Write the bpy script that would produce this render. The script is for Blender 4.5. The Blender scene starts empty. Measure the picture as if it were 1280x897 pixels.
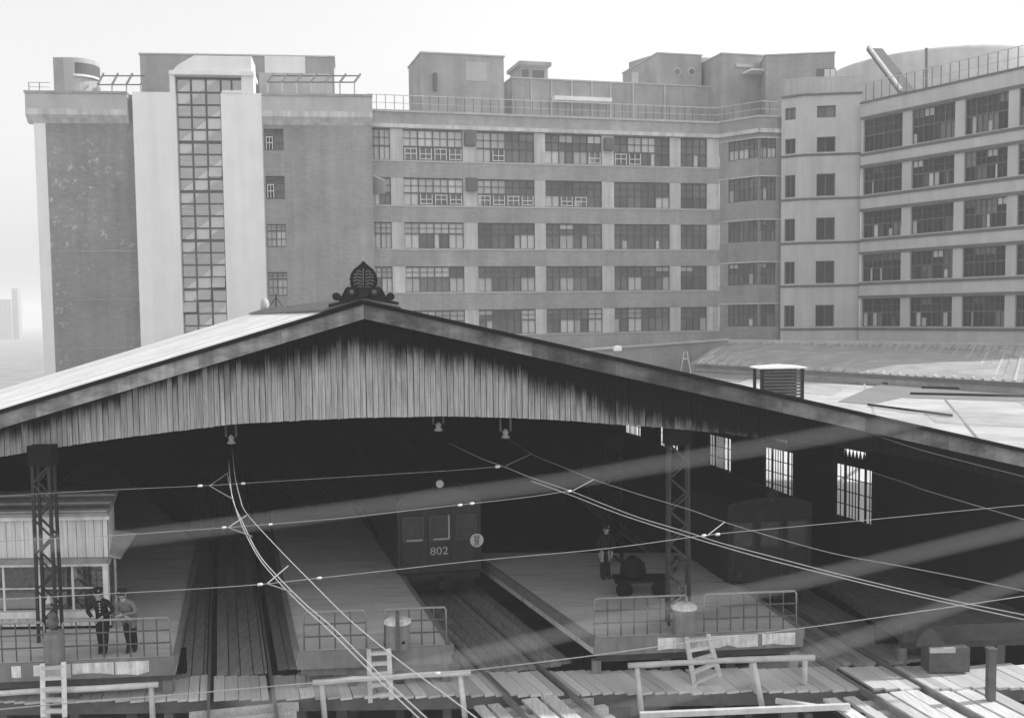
import bpy, bmesh, math, random
from mathutils import Vector, Matrix
random.seed(11)
S = bpy.context.scene
C = S.collection
V = Vector

# ------------------------------------------------------------------ camera
F, PX, PY = 1300.0, 600.0, 482.0            # focal length and principal point, in photo pixels (1280 wide)
PITCH, ROLL, CAMZ = math.atan(89 / 1300), math.radians(0.8), 9.0
cp, sp, cr, sr = math.cos(PITCH), math.sin(PITCH), math.cos(ROLL), math.sin(ROLL)
FWD = V((0, cp, -sp)); UP0 = V((0, sp, cp)); RX = V((1, 0, 0))
RIGHT = RX * cr - UP0 * sr
UPV = RX * sr + UP0 * cr
CAM = V((0, 0, CAMZ))
cam_d = bpy.data.cameras.new('camera'); cam = bpy.data.objects.new('camera', cam_d); C.objects.link(cam)
m = Matrix.Identity(4)
for i in range(3):
    m[i][0] = RIGHT[i]; m[i][1] = UPV[i]; m[i][2] = -FWD[i]; m[i][3] = CAM[i]
cam.matrix_world = m
cam_d.sensor_width = 36; cam_d.lens = 36 * F / 1280
cam_d.shift_x = (640 - PX) / 1280; cam_d.shift_y = (PY - 448.5) / 1280
cam_d.clip_start = 0.05; cam_d.clip_end = 6000
cam_d.dof.use_dof = True; cam_d.dof.focus_distance = 27.0; cam_d.dof.aperture_fstop = 1.9
S.camera = cam

# ------------------------------------------------------------------ light
SUN = V((0.74, 0.17, 0.63)).normalized()
EL, AZ = math.asin(SUN.z), math.atan2(SUN.x, SUN.y)
w = bpy.data.worlds.new('World'); S.world = w; w.use_nodes = True
nt = w.node_tree; nt.nodes.clear()
sky = nt.nodes.new('ShaderNodeTexSky'); sky.sky_type = 'NISHITA'; sky.sun_disc = False
sky.sun_elevation = EL; sky.sun_rotation = AZ; sky.air_density = 4.2; sky.dust_density = 0.6; sky.ozone_density = 1.0
bw = nt.nodes.new('ShaderNodeRGBToBW')      # the picture is a black and white print
bg = nt.nodes.new('ShaderNodeBackground'); bg.inputs[1].default_value = 0.13
ow = nt.nodes.new('ShaderNodeOutputWorld')
nt.links.new(sky.outputs[0], bw.inputs[0]); nt.links.new(bw.outputs[0], bg.inputs[0]); nt.links.new(bg.outputs[0], ow.inputs[0])
sl = bpy.data.lights.new('sun', 'SUN'); sl.energy = 2.4; sl.angle = math.radians(1.5); sl.color = (1, 1, 1)
so = bpy.data.objects.new('sun', sl); C.objects.link(so); so.rotation_euler = SUN.to_track_quat('Z', 'Y').to_euler(); so.location = (60, 10, 80)
S.view_settings.view_transform = 'Standard'; S.view_settings.look = 'None'; S.view_settings.exposure = 0.55; S.view_settings.gamma = 1.0
try:
    S.cycles.max_bounces = 6; S.cycles.diffuse_bounces = 3; S.cycles.glossy_bounces = 2; S.cycles.transparent_max_bounces = 8
    S.cycles.volume_bounces = 2; S.cycles.use_denoising = True; S.cycles.caustics_reflective = False; S.cycles.caustics_refractive = False
except Exception:
    pass

# ------------------------------------------------------------------ sight helpers: where a point of the photo lies on a known plane
def ray(px, py):
    return (FWD * F + RIGHT * (px - PX) + UPV * (PY - py))
def PZ(px, py, z):
    d = ray(px, py); return CAM + d * ((z - CAMZ) / d.z)
def PD(px, py, y):
    d = ray(px, py); return CAM + d * (y / d.y)
def PP(px, py, o, n):
    d = ray(px, py); return CAM + d * ((o - CAM).dot(n) / d.dot(n))

# ------------------------------------------------------------------ materials (all neutral greys)
def mat(name, v, rough=0.85, var=0.25, scale=3.0, streak=0.0, sscale=6.0, rnd=0.0, metallic=0.0, bump=0.0, bscale=40.0, stretch=None, detail=5.0, spec=0.3, stain=0.0):
    M = bpy.data.materials.new(name); M.use_nodes = True
    n = M.node_tree.nodes; L = M.node_tree.links
    b = n['Principled BSDF']; b.inputs['Roughness'].default_value = rough; b.inputs['Metallic'].default_value = metallic
    b.inputs['Specular IOR Level'].default_value = spec
    tc = n.new('ShaderNodeTexCoord'); oi = n.new('ShaderNodeObjectInfo')
    rw = n.new('ShaderNodeMath'); rw.operation = 'MULTIPLY'; rw.inputs[1].default_value = 60; L.new(oi.outputs['Random'], rw.inputs[0])
    def noise(sc, st, det=detail):
        mp = n.new('ShaderNodeMapping'); L.new(tc.outputs['Object'], mp.inputs[0]); mp.inputs['Scale'].default_value = st
        t = n.new('ShaderNodeTexNoise'); t.noise_dimensions = '4D'; t.inputs['Scale'].default_value = sc; t.inputs['Detail'].default_value = det
        t.inputs['Roughness'].default_value = 0.65
        L.new(mp.outputs[0], t.inputs['Vector']); L.new(rw.outputs[0], t.inputs['W']); return t.outputs['Fac']
    def mr(sock, lo, hi, a=0.25, c=0.75):
        x = n.new('ShaderNodeMapRange'); x.inputs[1].default_value = a; x.inputs[2].default_value = c
        x.inputs[3].default_value = lo; x.inputs[4].default_value = hi; L.new(sock, x.inputs[0]); return x.outputs[0]
    def mul(a, c):
        x = n.new('ShaderNodeMath'); x.operation = 'MULTIPLY'
        if isinstance(a, float): x.inputs[0].default_value = a
        else: L.new(a, x.inputs[0])
        if isinstance(c, float): x.inputs[1].default_value = c
        else: L.new(c, x.inputs[1])
        return x.outputs[0]
    nz = noise(scale, stretch or (1, 1, 1))
    val = mul(mr(nz, 1 - var, 1 + var), float(v))
    if streak:
        val = mul(val, mr(noise(sscale, (1, 1, 0.06)), 1 - streak, 1 + streak * 0.6, 0.3, 0.65))
    if rnd:
        val = mul(val, mr(oi.outputs['Random'], 1 - rnd, 1 + rnd, 0, 1))
    if stain:
        val = mul(val, mr(noise(1.4, (0.35, 2.6, 1), 7), 1.0, 1 - stain, 0.54, 0.66))
        val = mul(val, mr(noise(5.0, (1, 1, 1), 3), 1.0, 1 - stain * .6, 0.60, 0.70))
    L.new(val, b.inputs['Base Color'])
    if bump:
        bp = n.new('ShaderNodeBump'); bp.inputs['Strength'].default_value = bump; bp.inputs['Distance'].default_value = 0.02
        L.new(noise(bscale, stretch or (1, 1, 1)), bp.inputs['Height']); L.new(bp.outputs[0], b.inputs['Normal'])
    M['val'] = v
    return M

def brick_mat(name, v, patch=0.0):
    M = mat(name, v, 0.9, 0.24, 0.3, streak=0.2, sscale=0.9, detail=9)
    n = M.node_tree.nodes; L = M.node_tree.links; b = n['Principled BSDF']
    old = b.inputs['Base Color'].links[0].from_socket
    tc = n.new('ShaderNodeTexCoord'); mp = n.new('ShaderNodeMapping'); mp.inputs['Rotation'].default_value = (math.pi / 2, 0, 0)
    br = n.new('ShaderNodeTexBrick'); br.inputs['Scale'].default_value = 1.0; br.inputs['Brick Width'].default_value = 0.46; br.inputs['Row Height'].default_value = 0.16
    br.inputs['Mortar Size'].default_value = 0.018
    br.inputs['Color1'].default_value = (1.06,) * 3 + (1,); br.inputs['Color2'].default_value = (0.90,) * 3 + (1,); br.inputs['Mortar'].default_value = (1.12,) * 3 + (1,)
    L.new(tc.outputs['Object'], mp.inputs[0]); L.new(mp.outputs[0], br.inputs['Vector'])
    x = n.new('ShaderNodeMath'); x.operation = 'MULTIPLY'; L.new(old, x.inputs[0]); L.new(br.outputs['Color'], x.inputs[1])
    out = x.outputs[0]
    if patch:                                # pale flaking patches of mortar on the brickwork
        t = n.new('ShaderNodeTexNoise'); t.inputs['Scale'].default_value = 1.9; t.inputs['Detail'].default_value = 8; t.inputs['Roughness'].default_value = 0.7
        L.new(tc.outputs['Object'], t.inputs['Vector'])
        r = n.new('ShaderNodeMapRange'); r.inputs[1].default_value = 0.575; r.inputs[2].default_value = 0.64; L.new(t.outputs['Fac'], r.inputs[0])
        sx = n.new('ShaderNodeSeparateXYZ'); L.new(tc.outputs['Object'], sx.inputs[0])
        t2 = n.new('ShaderNodeTexNoise'); t2.inputs['Scale'].default_value = 0.16; t2.inputs['Detail'].default_value = 3; L.new(tc.outputs['Object'], t2.inputs['Vector'])
        r2 = n.new('ShaderNodeMapRange'); r2.inputs[1].default_value = 0.50; r2.inputs[2].default_value = 0.62; r2.inputs[4].default_value = patch; L.new(t2.outputs['Fac'], r2.inputs[0])
        k = n.new('ShaderNodeMath'); k.operation = 'MULTIPLY'; L.new(r.outputs[0], k.inputs[0]); L.new(r2.outputs[0], k.inputs[1])
        q = n.new('ShaderNodeMix'); q.data_type = 'FLOAT'; q.inputs[3].default_value = 0.62
        L.new(k.outputs[0], q.inputs[0]); L.new(out, q.inputs[2]); out = q.outputs[0]
    L.new(out, b.inputs['Base Color'])
    return M

MT = {}
MT['brick'] = brick_mat('grey_brick', 0.33)
MT['brick_worn'] = brick_mat('worn_brick', 0.26, 0.9)
MT['band'] = brick_mat('tile_band', 0.38)
MT['cement'] = mat('pale_cement', 0.62, 0.9, 0.18, 0.6, streak=0.32, sscale=1.4)
MT['cornice'] = mat('cornice_cement', 0.5, 0.9, 0.15, 0.5, streak=0.1, sscale=1.0)
MT['white'] = mat('white_render', 0.9, 0.85, 0.06, 0.5, streak=0.08, sscale=0.9)
MT['paintwall'] = mat('pale_tile_wall', 0.55, 0.85, 0.12, 0.4, streak=0.12, sscale=1.0)
MT['string'] = mat('dark_string_course', 0.15, 0.9, 0.2, 1.0)
MT['steel'] = mat('dark_steel', 0.09, 0.6, 0.3, 4.0)
MT['frame'] = mat('window_frame', 0.12, 0.6, 0.2, 4.0)
MT['sash'] = mat('white_sash', 0.75, 0.6, 0.1, 4.0)
MT['dark'] = mat('dark_glass', 0.03, 0.3, 0.4, 0.8, rnd=0.5, spec=0.2)
MT['hazed'] = mat('hazed_glass', 0.15, 0.3, 0.4, 0.8, rnd=0.35, spec=0.3)  # dark office glass, its colour lightened to stand for haze
MT['mid'] = mat('dim_glass', 0.15, 0.2, 0.4, 0.8, rnd=0.4, spec=0.5)
MT['blind'] = mat('drawn_blind', 0.62, 0.5, 0.15, 0.8, rnd=0.25)
MT['roofgrey'] = mat('rooftop_grey', 0.37, 0.9, 0.25, 0.5, streak=0.2, sscale=0.8)
MT['roofpale'] = mat('rooftop_pale', 0.53, 0.9, 0.2, 0.5, streak=0.15, sscale=0.8)
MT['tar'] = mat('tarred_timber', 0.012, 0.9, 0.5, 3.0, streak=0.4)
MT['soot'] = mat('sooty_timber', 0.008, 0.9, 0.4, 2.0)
MT['timber'] = mat('weathered_timber', 0.68, 0.85, 0.28, 3.0, rnd=0.22, bump=0.4, stretch=(6, 0.5, 6))
MT['timber2'] = mat('grey_pole_timber', 0.66, 0.85, 0.25, 3.0, rnd=0.15, bump=0.4, bscale=20)
MT['oldtimber'] = mat('old_dark_timber', 0.11, 0.9, 0.35, 3.0, rnd=0.3, bump=0.3)
MT['deck'] = mat('track_boards', 0.36, 0.85, 0.35, 2.5, rnd=0.16, bump=0.4, stretch=(5, 0.4, 5), stain=0.2)
MT['hutboard'] = mat('hut_board', 0.86, 0.8, 0.15, 2.0, streak=0.25, sscale=4, rnd=0.10)
MT['hutdark'] = mat('hut_trim', 0.36, 0.85, 0.3, 3.0)
MT['barge_worn'] = mat('bargeboard_worn', 0.17, 0.85, 0.95, 1.1, streak=0.6, sscale=1.3, rnd=0.35, bump=0.4, stretch=(1, 1, 2.0), detail=9)
MT['barge'] = mat('bargeboard_paint', 0.36, 0.8, 0.75, 1.3, streak=0.5, sscale=1.6, rnd=0.3, bump=0.3, stretch=(1, 1, 2.2), detail=8)
MT['sheet'] = mat('zinc_roof_sheet', 0.75, 0.6, 0.22, 0.9, streak=0.2, sscale=2.0, rnd=0.12, spec=0.4, detail=8)
MT['sheetdark'] = mat('dark_roof_sheet', 0.14, 0.7, 0.3, 3.0)
MT['tile'] = mat('finial_tile', 0.02, 0.6, 0.4, 12.0, bump=0.4, bscale=60)
MT['tilehi'] = mat('finial_ribs', 0.16, 0.6, 0.3, 12.0)
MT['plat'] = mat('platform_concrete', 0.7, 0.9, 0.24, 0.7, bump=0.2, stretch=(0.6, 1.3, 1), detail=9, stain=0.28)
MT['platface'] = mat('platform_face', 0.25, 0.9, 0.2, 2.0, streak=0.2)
MT['concrete'] = mat('concrete', 0.27, 0.9, 0.25, 3.0, streak=0.3, bump=0.2)
MT['lime'] = mat('whitewash', 0.8, 0.9, 0.25, 5.0, streak=0.35, sscale=8)
MT['pipe'] = mat('railing_pipe', 0.13, 0.6, 0.3, 8.0)
MT['pipelight'] = mat('railing_pipe_top', 0.34, 0.6, 0.3, 8.0)
MT['rail'] = mat('rail_steel', 0.32, 0.4, 0.2, 4.0, metallic=0.35)
MT['copper'] = mat('bright_wire', 0.6, 0.5, 0.1, 4.0)
MT['wire'] = mat('dull_wire', 0.36, 0.6, 0.2, 4.0)
MT['wiredark'] = mat('faint_wire', 0.18, 0.6, 0.2, 4.0)
MT['porcelain'] = mat('porcelain', 0.85, 0.3, 0.05, 4.0, spec=0.5)
MT['train'] = mat('train_paint', 0.05, 0.45, 0.25, 1.5, streak=0.25, spec=0.3)
MT['trainlow'] = mat('train_underframe', 0.03, 0.8, 0.4, 3.0)
MT['trainglass'] = mat('train_glass', 0.09, 0.3, 0.4, 3.0, spec=0.2)
MT['trim'] = mat('train_trim', 0.11, 0.5, 0.2, 3.0)
MT['paint'] = mat('pale_paint', 0.55, 0.6, 0.15, 6.0)
MT['signwhite'] = mat('sign_white', 0.80, 0.6, 0.08, 6.0)
MT['ink'] = mat('sign_ink', 0.06, 0.8, 0.2, 6.0)
MT['groundm'] = mat('dusty_ground', 0.28, 0.95, 0.5, 0.15, bump=0.3, bscale=3)
MT['flatroof'] = mat('gravel_roof', 0.5, 0.95, 0.35, 0.5, detail=9)
MT['felt_and_shade2'] = mat('worn_felt', 0.42, 0.95, 0.3, 0.8)
MT['felt_and_shade'] = mat('roof_felt_and_shade', 0.24, 0.95, 0.2, 0.5)
MT['cloth_dark'] = mat('navy_cloth', 0.022, 0.9, 0.35, 12)
MT['cloth_trouser'] = mat('dark_trousers', 0.02, 0.9, 0.3, 12)
MT['cloth_coat'] = mat('grey_coat', 0.20, 0.9, 0.35, 10)
MT['skin'] = mat('skin', 0.42, 0.6, 0.1, 12)
MT['shoe'] = mat('black_leather', 0.02, 0.4, 0.2, 8)
MT['white_cloth'] = mat('white_cloth', 0.7, 0.9, 0.15, 12)
MT['blackm'] = mat('void_shade', 0.012, 0.95, 0.2, 2)
MT['hutin'] = mat('hut_contents', 0.16, 0.8, 0.9, 9.0)

def glass_mat(name, tint=0.9, refl=0.12):
    M = bpy.data.materials.new(name); M.use_nodes = True
    n = M.node_tree.nodes; L = M.node_tree.links; n.remove(n['Principled BSDF'])
    o = n['Material Output']; t = n.new('ShaderNodeBsdfTransparent'); t.inputs[0].default_value = (tint,) * 3 + (1,)
    g = n.new('ShaderNodeBsdfGlossy'); g.inputs['Roughness'].default_value = 0.05
    x = n.new('ShaderNodeMixShader'); x.inputs[0].default_value = refl
    L.new(t.outputs[0], x.inputs[1]); L.new(g.outputs[0], x.inputs[2]); L.new(x.outputs[0], o.inputs[0]); return M
MT['clear'] = glass_mat('clear_glass', 0.95, 0.10)
MT['stairglass'] = glass_mat('stair_glass', 0.99, 0.24)
def frosted(name):
    M = bpy.data.materials.new(name); M.use_nodes = True
    n = M.node_tree.nodes; L = M.node_tree.links; n.remove(n['Principled BSDF'])
    t = n.new('ShaderNodeBsdfTranslucent'); tc = n.new('ShaderNodeTexCoord'); z = n.new('ShaderNodeTexNoise'); z.inputs['Scale'].default_value = 3
    r = n.new('ShaderNodeMapRange'); r.inputs[3].default_value = 0.65; r.inputs[4].default_value = 1.0
    L.new(tc.outputs['Object'], z.inputs[0]); L.new(z.outputs['Fac'], r.inputs[0]); L.new(r.outputs[0], t.inputs[0])
    L.new(t.outputs[0], n['Material Output'].inputs[0]); return M
MT['frost'] = frosted('frosted_glass')

def gable_mat():
    """weathered boards: pale where rain has washed them, tar and soot left in uneven runs"""
    M = bpy.data.materials.new('gable_boarding'); M.use_nodes = True
    n = M.node_tree.nodes; L = M.node_tree.links; b = n['Principled BSDF']; b.inputs['Roughness'].default_value = 0.9; b.inputs['Specular IOR Level'].default_value = 0.15
    tc = n.new('ShaderNodeTexCoord'); oi = n.new('ShaderNodeObjectInfo'); at = n.new('ShaderNodeAttribute'); at.attribute_name = 'soot'
    rw = n.new('ShaderNodeMath'); rw.operation = 'MULTIPLY'; rw.inputs[1].default_value = 60; L.new(oi.outputs['Random'], rw.inputs[0])
    def noise(sc, st, det):
        mp = n.new('ShaderNodeMapping'); L.new(tc.outputs['Object'], mp.inputs[0]); mp.inputs['Scale'].default_value = st
        t = n.new('ShaderNodeTexNoise'); t.noise_dimensions = '4D'; t.inputs['Scale'].default_value = sc; t.inputs['Detail'].default_value = det; t.inputs['Roughness'].default_value = 0.65
        L.new(mp.outputs[0], t.inputs['Vector']); L.new(rw.outputs[0], t.inputs['W']); return t.outputs['Fac']
    fine = noise(14, (3, 3, 0.12), 6); blot = noise(1.1, (1, 1, 0.8), 6); grain = noise(30, (4, 4, 0.25), 4)
    def mth(op, a, c):
        x = n.new('ShaderNodeMath'); x.operation = op
        for i, q in enumerate((a, c)):
            if isinstance(q, (int, float)): x.inputs[i].default_value = q
            else: L.new(q, x.inputs[i])
        return x.outputs[0]
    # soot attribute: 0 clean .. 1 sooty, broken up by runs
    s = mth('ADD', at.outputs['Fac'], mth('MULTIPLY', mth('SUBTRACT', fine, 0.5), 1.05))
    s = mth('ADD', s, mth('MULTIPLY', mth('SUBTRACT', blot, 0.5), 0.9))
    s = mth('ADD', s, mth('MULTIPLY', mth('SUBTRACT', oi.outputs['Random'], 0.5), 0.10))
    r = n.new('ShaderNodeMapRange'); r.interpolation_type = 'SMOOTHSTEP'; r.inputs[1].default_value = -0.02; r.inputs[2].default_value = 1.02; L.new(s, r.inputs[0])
    pale = mth('MULTIPLY', mth('ADD', mth('MULTIPLY', grain, 0.55), 0.36), mth('ADD', mth('MULTIPLY', oi.outputs['Random'], 0.22), 0.88))
    sr = n.new('ShaderNodeMapRange'); sr.inputs[1].default_value = 0.36; sr.inputs[2].default_value = 0.60; sr.inputs[3].default_value = 0.50; sr.inputs[4].default_value = 1.08; L.new(noise(9, (4, 4, 0.10), 7), sr.inputs[0])
    pale = mth('MULTIPLY', pale, sr.outputs[0])
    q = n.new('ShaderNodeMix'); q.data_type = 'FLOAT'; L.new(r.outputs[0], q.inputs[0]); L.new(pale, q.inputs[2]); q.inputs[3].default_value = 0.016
    L.new(q.outputs[0], b.inputs['Base Color'])
    bp = n.new('ShaderNodeBump'); bp.inputs['Strength'].default_value = 0.4; bp.inputs['Distance'].default_value = 0.02; L.new(grain, bp.inputs['Height']); L.new(bp.outputs[0], b.inputs['Normal'])
    return M
MT['gable'] = gable_mat()

# ------------------------------------------------------------------ mesh helpers
class MB:
    def __init__(s): s.v = []; s.f = []
    def add(s, vs, fs):
        k = len(s.v); s.v += [V(x) for x in vs]; s.f += [tuple(i + k for i in f) for f in fs]; return s
    def hexa(s, p):                          # 8 corners: bottom 4 then top 4
        return s.add(p, [(3, 2, 1, 0), (4, 5, 6, 7), (0, 1, 5, 4), (1, 2, 6, 5), (2, 3, 7, 6), (3, 0, 4, 7)])
    def box(s, c, sz, ax=None):
        c = V(c); X, Y, Z = ax or (V((1, 0, 0)), V((0, 1, 0)), V((0, 0, 1)))
        X = X * sz[0] / 2; Y = Y * sz[1] / 2; Z = Z * sz[2] / 2
        return s.hexa([c - X - Y - Z, c + X - Y - Z, c + X + Y - Z, c - X + Y - Z, c - X - Y + Z, c + X - Y + Z, c + X + Y + Z, c - X + Y + Z])
    def beam(s, a, b, w, h, up=V((0, 0, 1))):
        a = V(a); b = V(b); d = (b - a); L = d.length
        if L < 1e-6: return s
        d.normalize(); x = d.cross(up)
        if x.length < 1e-4: x = d.cross(V((0, 1, 0)))
        x.normalize(); z = x.cross(d)
        return s.box((a + b) / 2, (w, L, h), (x, d, z))
    def tube(s, pts, r, n=6, caps=True):
        pts = [V(p) for p in pts]; rings = []
        for i, p in enumerate(pts):
            d = (pts[min(i + 1, len(pts) - 1)] - pts[max(i - 1, 0)]).normalized()
            a = d.cross(V((0, 0, 1)))
            if a.length < 1e-3: a = d.cross(V((0, 1, 0)))
            a.normalize(); b = a.cross(d)
            rr = r[i] if isinstance(r, (list, tuple)) else r
            rings.append([p + (a * math.cos(t) + b * math.sin(t)) * rr for t in [2 * math.pi * k / n for k in range(n)]])
        vs = [q for g in rings for q in g]; fs = []
        for i in range(len(pts) - 1):
            for k in range(n):
                fs.append((i * n + k, i * n + (k + 1) % n, (i + 1) * n + (k + 1) % n, (i + 1) * n + k))
        if caps: fs += [tuple(reversed(range(n))), tuple((len(pts) - 1) * n + k for k in range(n))]
        return s.add(vs, fs)
    def prism(s, poly, d):                   # polygon (3-D points) swept by vector d
        n = len(poly); poly = [V(p) for p in poly]
        return s.add(poly + [p + d for p in poly], [tuple(range(n))[::-1], tuple(range(n, 2 * n))] + [(i, (i + 1) % n, n + (i + 1) % n, n + i) for i in range(n)])
    def lathe(s, c, prof, n=16):             # prof: (r, z) from bottom up
        c = V(c); vs = []; fs = []
        for r, z in prof:
            vs += [c + V((r * math.cos(2 * math.pi * k / n), r * math.sin(2 * math.pi * k / n), z)) for k in range(n)]
        for i in range(len(prof) - 1):
            for k in range(n): fs.append((i * n + k, i * n + (k + 1) % n, (i + 1) * n + (k + 1) % n, (i + 1) * n + k))
        fs += [tuple(reversed(range(n))), tuple((len(prof) - 1) * n + k for k in range(n))]
        return s.add(vs, fs)
    def disc(s, c, ax, r, t, n=20):          # short cylinder along ax
        ax = V(ax).normalized(); return s.tube([V(c) - ax * t / 2, V(c) + ax * t / 2], r, n)

ORG = {}
def mesh_of(name, mb, off=V((0, 0, 0)), smooth=False):
    me = bpy.data.meshes.new(name); me.from_pydata([tuple(v - off) for v in mb.v], [], mb.f)
    bm = bmesh.new(); bm.from_mesh(me); bmesh.ops.recalc_face_normals(bm, faces=bm.faces); bm.to_mesh(me); bm.free()
    if smooth:
        for p in me.polygons: p.use_smooth = True
    return me
def tag(o, label=None, cat=None, group=None, kind=None):
    if label: o['label'] = label
    if cat: o['category'] = cat
    if group: o['group'] = group
    if kind: o['kind'] = kind
    return o
def thing(name, loc, label, cat, group=None):
    o = bpy.data.objects.new(name, None); o.location = loc; C.objects.link(o); o.empty_display_size = 0.2
    ORG[o.name] = V(loc); return tag(o, label, cat, group)
def obj(name, mb, mt, parent=None, kind=None, smooth=False, label=None):
    off = ORG[parent.name] if parent else V((0, 0, 0))
    me = mesh_of(name, mb, off, smooth); me.materials.append(MT[mt] if isinstance(mt, str) else mt)
    o = bpy.data.objects.new(name, me); C.objects.link(o)
    if parent: o.parent = parent
    ORG[o.name] = V(off)
    return tag(o, label, None, None, kind)
def solo(name, mb, mt, label, cat, group=None, smooth=False, kind=None):
    o = obj(name, mb, mt, None, kind, smooth); return tag(o, label, cat, group)
UNIT = {}
def unit(parent, name, mt, c, sz, ax):       # shared unit-box piece
    if name not in UNIT:
        mb = MB(); mb.box((0, 0, 0), (1, 1, 1)); UNIT[name] = mesh_of(name, mb); UNIT[name].materials.append(MT[mt])
    o = bpy.data.objects.new(name, UNIT[name]); C.objects.link(o); o.parent = parent
    X, Y, Z = ax; M = Matrix.Identity(4)
    for i in range(3):
        M[i][0] = X[i] * sz[0]; M[i][1] = Y[i] * sz[1]; M[i][2] = Z[i] * sz[2]; M[i][3] = (V(c) - ORG[parent.name])[i]
    o.matrix_basis = M
    o.material_slots[0].link = 'OBJECT'; o.material_slots[0].material = MT[mt]
    return o

# ================================================================== SETTING
GZ = -5.0
g = MB(); g.box((0, 0, GZ - 0.5), (5000, 5000, 1.0)); obj('ground', g, 'groundm', kind='structure')

# ------------------------------------------------------------------ far buildings
ZV = V((0, 0, 1))
RW = random.Random(5)
class Wall:
    """a vertical plane: point o, direction u (to the right in the photo), normal n towards the viewer"""
    def __init__(s, o, u):
        s.o = V((o[0], o[1], 0)); s.u = V((u[0], u[1], 0)).normalized(); s.n = V((s.u.y, -s.u.x, 0))
    def s_at(s, px, py=300): return (PP(px, py, s.o, s.n) - s.o).dot(s.u)
    def z_at(s, px, py): return PP(px, py, s.o, s.n).z
    def pt(s, a, z, out=0.0): return s.o + s.u * a + ZV * z + s.n * out
    def slab(s, mb, a0, a1, z0, z1, o0, o1):
        ax = (s.u, -s.n, ZV)
        return mb.box(s.pt((a0 + a1) / 2, (z0 + z1) / 2, (o0 + o1) / 2), (a1 - a0, abs(o1 - o0), z1 - z0), ax)
def P2(px, d): p = PD(px, 300, d); return (p.x, p.y)
def span(pa, pb): return Wall(pa, (pb[0] - pa[0], pb[1] - pa[1]))

def window(W, bld, a0, a1, z0, z1, ncol, up, lo, split=0.52, bar=0.08, sash='', depth=0.22, lowerbar=False, name='window'):
    """steel window: frame with mullions, transom and glazing bar; panes are sub-parts"""
    f = MB(); w = a1 - a0
    zs = z0 + (z1 - z0) * split
    for i in range(ncol + 1):
        x = a0 + w * i / ncol; W.slab(f, x - bar / 2, x + bar / 2, z0, z1, -depth, -depth + 0.10)
    for z, k in ((z0 + bar / 2, bar), (zs, bar * 1.4), (z1 - bar / 2, bar), ((zs + z1) / 2, bar * 0.5)):
        W.slab(f, a0, a1, z - k / 2, z + k / 2, -depth + 0.004, -depth + 0.094)
    if lowerbar:
        W.slab(f, a0, a1, (zs + z0) / 2 - bar * .3, (zs + z0) / 2 + bar * .3, -depth + 0.008, -depth + 0.09)
    for i in range(ncol):
        x = a0 + w * (i + .5) / ncol; W.slab(f, x - bar * .22, x + bar * .22, z0, z1, -depth + 0.012, -depth + 0.086)
    fr = obj(name, f, 'frame', bld)
    code = {'L': 'blind', 'M': 'mid', 'D': 'hazed' if bld.name.startswith('office') else 'dark'}
    ax = (W.u, -W.n, ZV)
    for i in range(ncol):
        x0 = a0 + w * i / ncol; x1 = x0 + w / ncol
        for pat, za, zb in ((up, zs, z1), (lo, z0, zs)):
            unit(fr, 'pane', code[pat[i % len(pat)]], W.pt((x0 + x1) / 2, (za + zb) / 2, -depth - 0.03), (x1 - x0, 0.02, zb - za), ax)
        if lo[i % len(lo)] in 'DM' and RW.random() < .42:      # a curtain or a dim blind behind the glass
            cw_ = (x1 - x0) * RW.uniform(.18, .5); xc = x0 + cw_ / 2 + .04 if RW.random() < .5 else x1 - cw_ / 2 - .04
            zt2 = zs if RW.random() < .7 else zs - (zs - z0) * .4
            unit(fr, 'curtain', RW.choice(('blind', 'mid', 'cornice')), W.pt(xc, (z0 + zt2) / 2, -depth - 0.012), (cw_, 0.01, zt2 - z0), ax)
        if up[i % len(up)] in 'DM' and RW.random() < .25:
            unit(fr, 'curtain', RW.choice(('mid', 'hazed', 'blind')), W.pt((x0 + x1) / 2, zs + (z1 - zs) * .75, -depth - 0.012), ((x1 - x0) * .9, 0.01, (z1 - zs) * .48), ax)
        if i < len(sash) and sash[i] == 'x':
            sm = MB(); t = 0.07
            xa = x0 + 0.12; xb = x1 - 0.1; zc = z0 + 0.1; ze = zs - 0.1; o0, o1 = -depth + 0.12, -depth + 0.17
            W.slab(sm, xa, xa + t, zc, ze, o0, o1); W.slab(sm, xb - t, xb, zc, ze, o0, o1)
            for z in ((zc + ze) / 2,) + ((zc + t,) if i % 2 else (ze - t,)):
                W.slab(sm, xa, xb, z - t / 2, z + t / 2, o0 + 0.003, o1 - 0.003)
            W.slab(sm, (xa + xb) / 2 - t * .4, (xa + xb) / 2 + t * .4, zc, ze, o0 + 0.006, o1 - 0.006)
            obj('sash', sm, 'sash', fr)
    return fr

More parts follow.
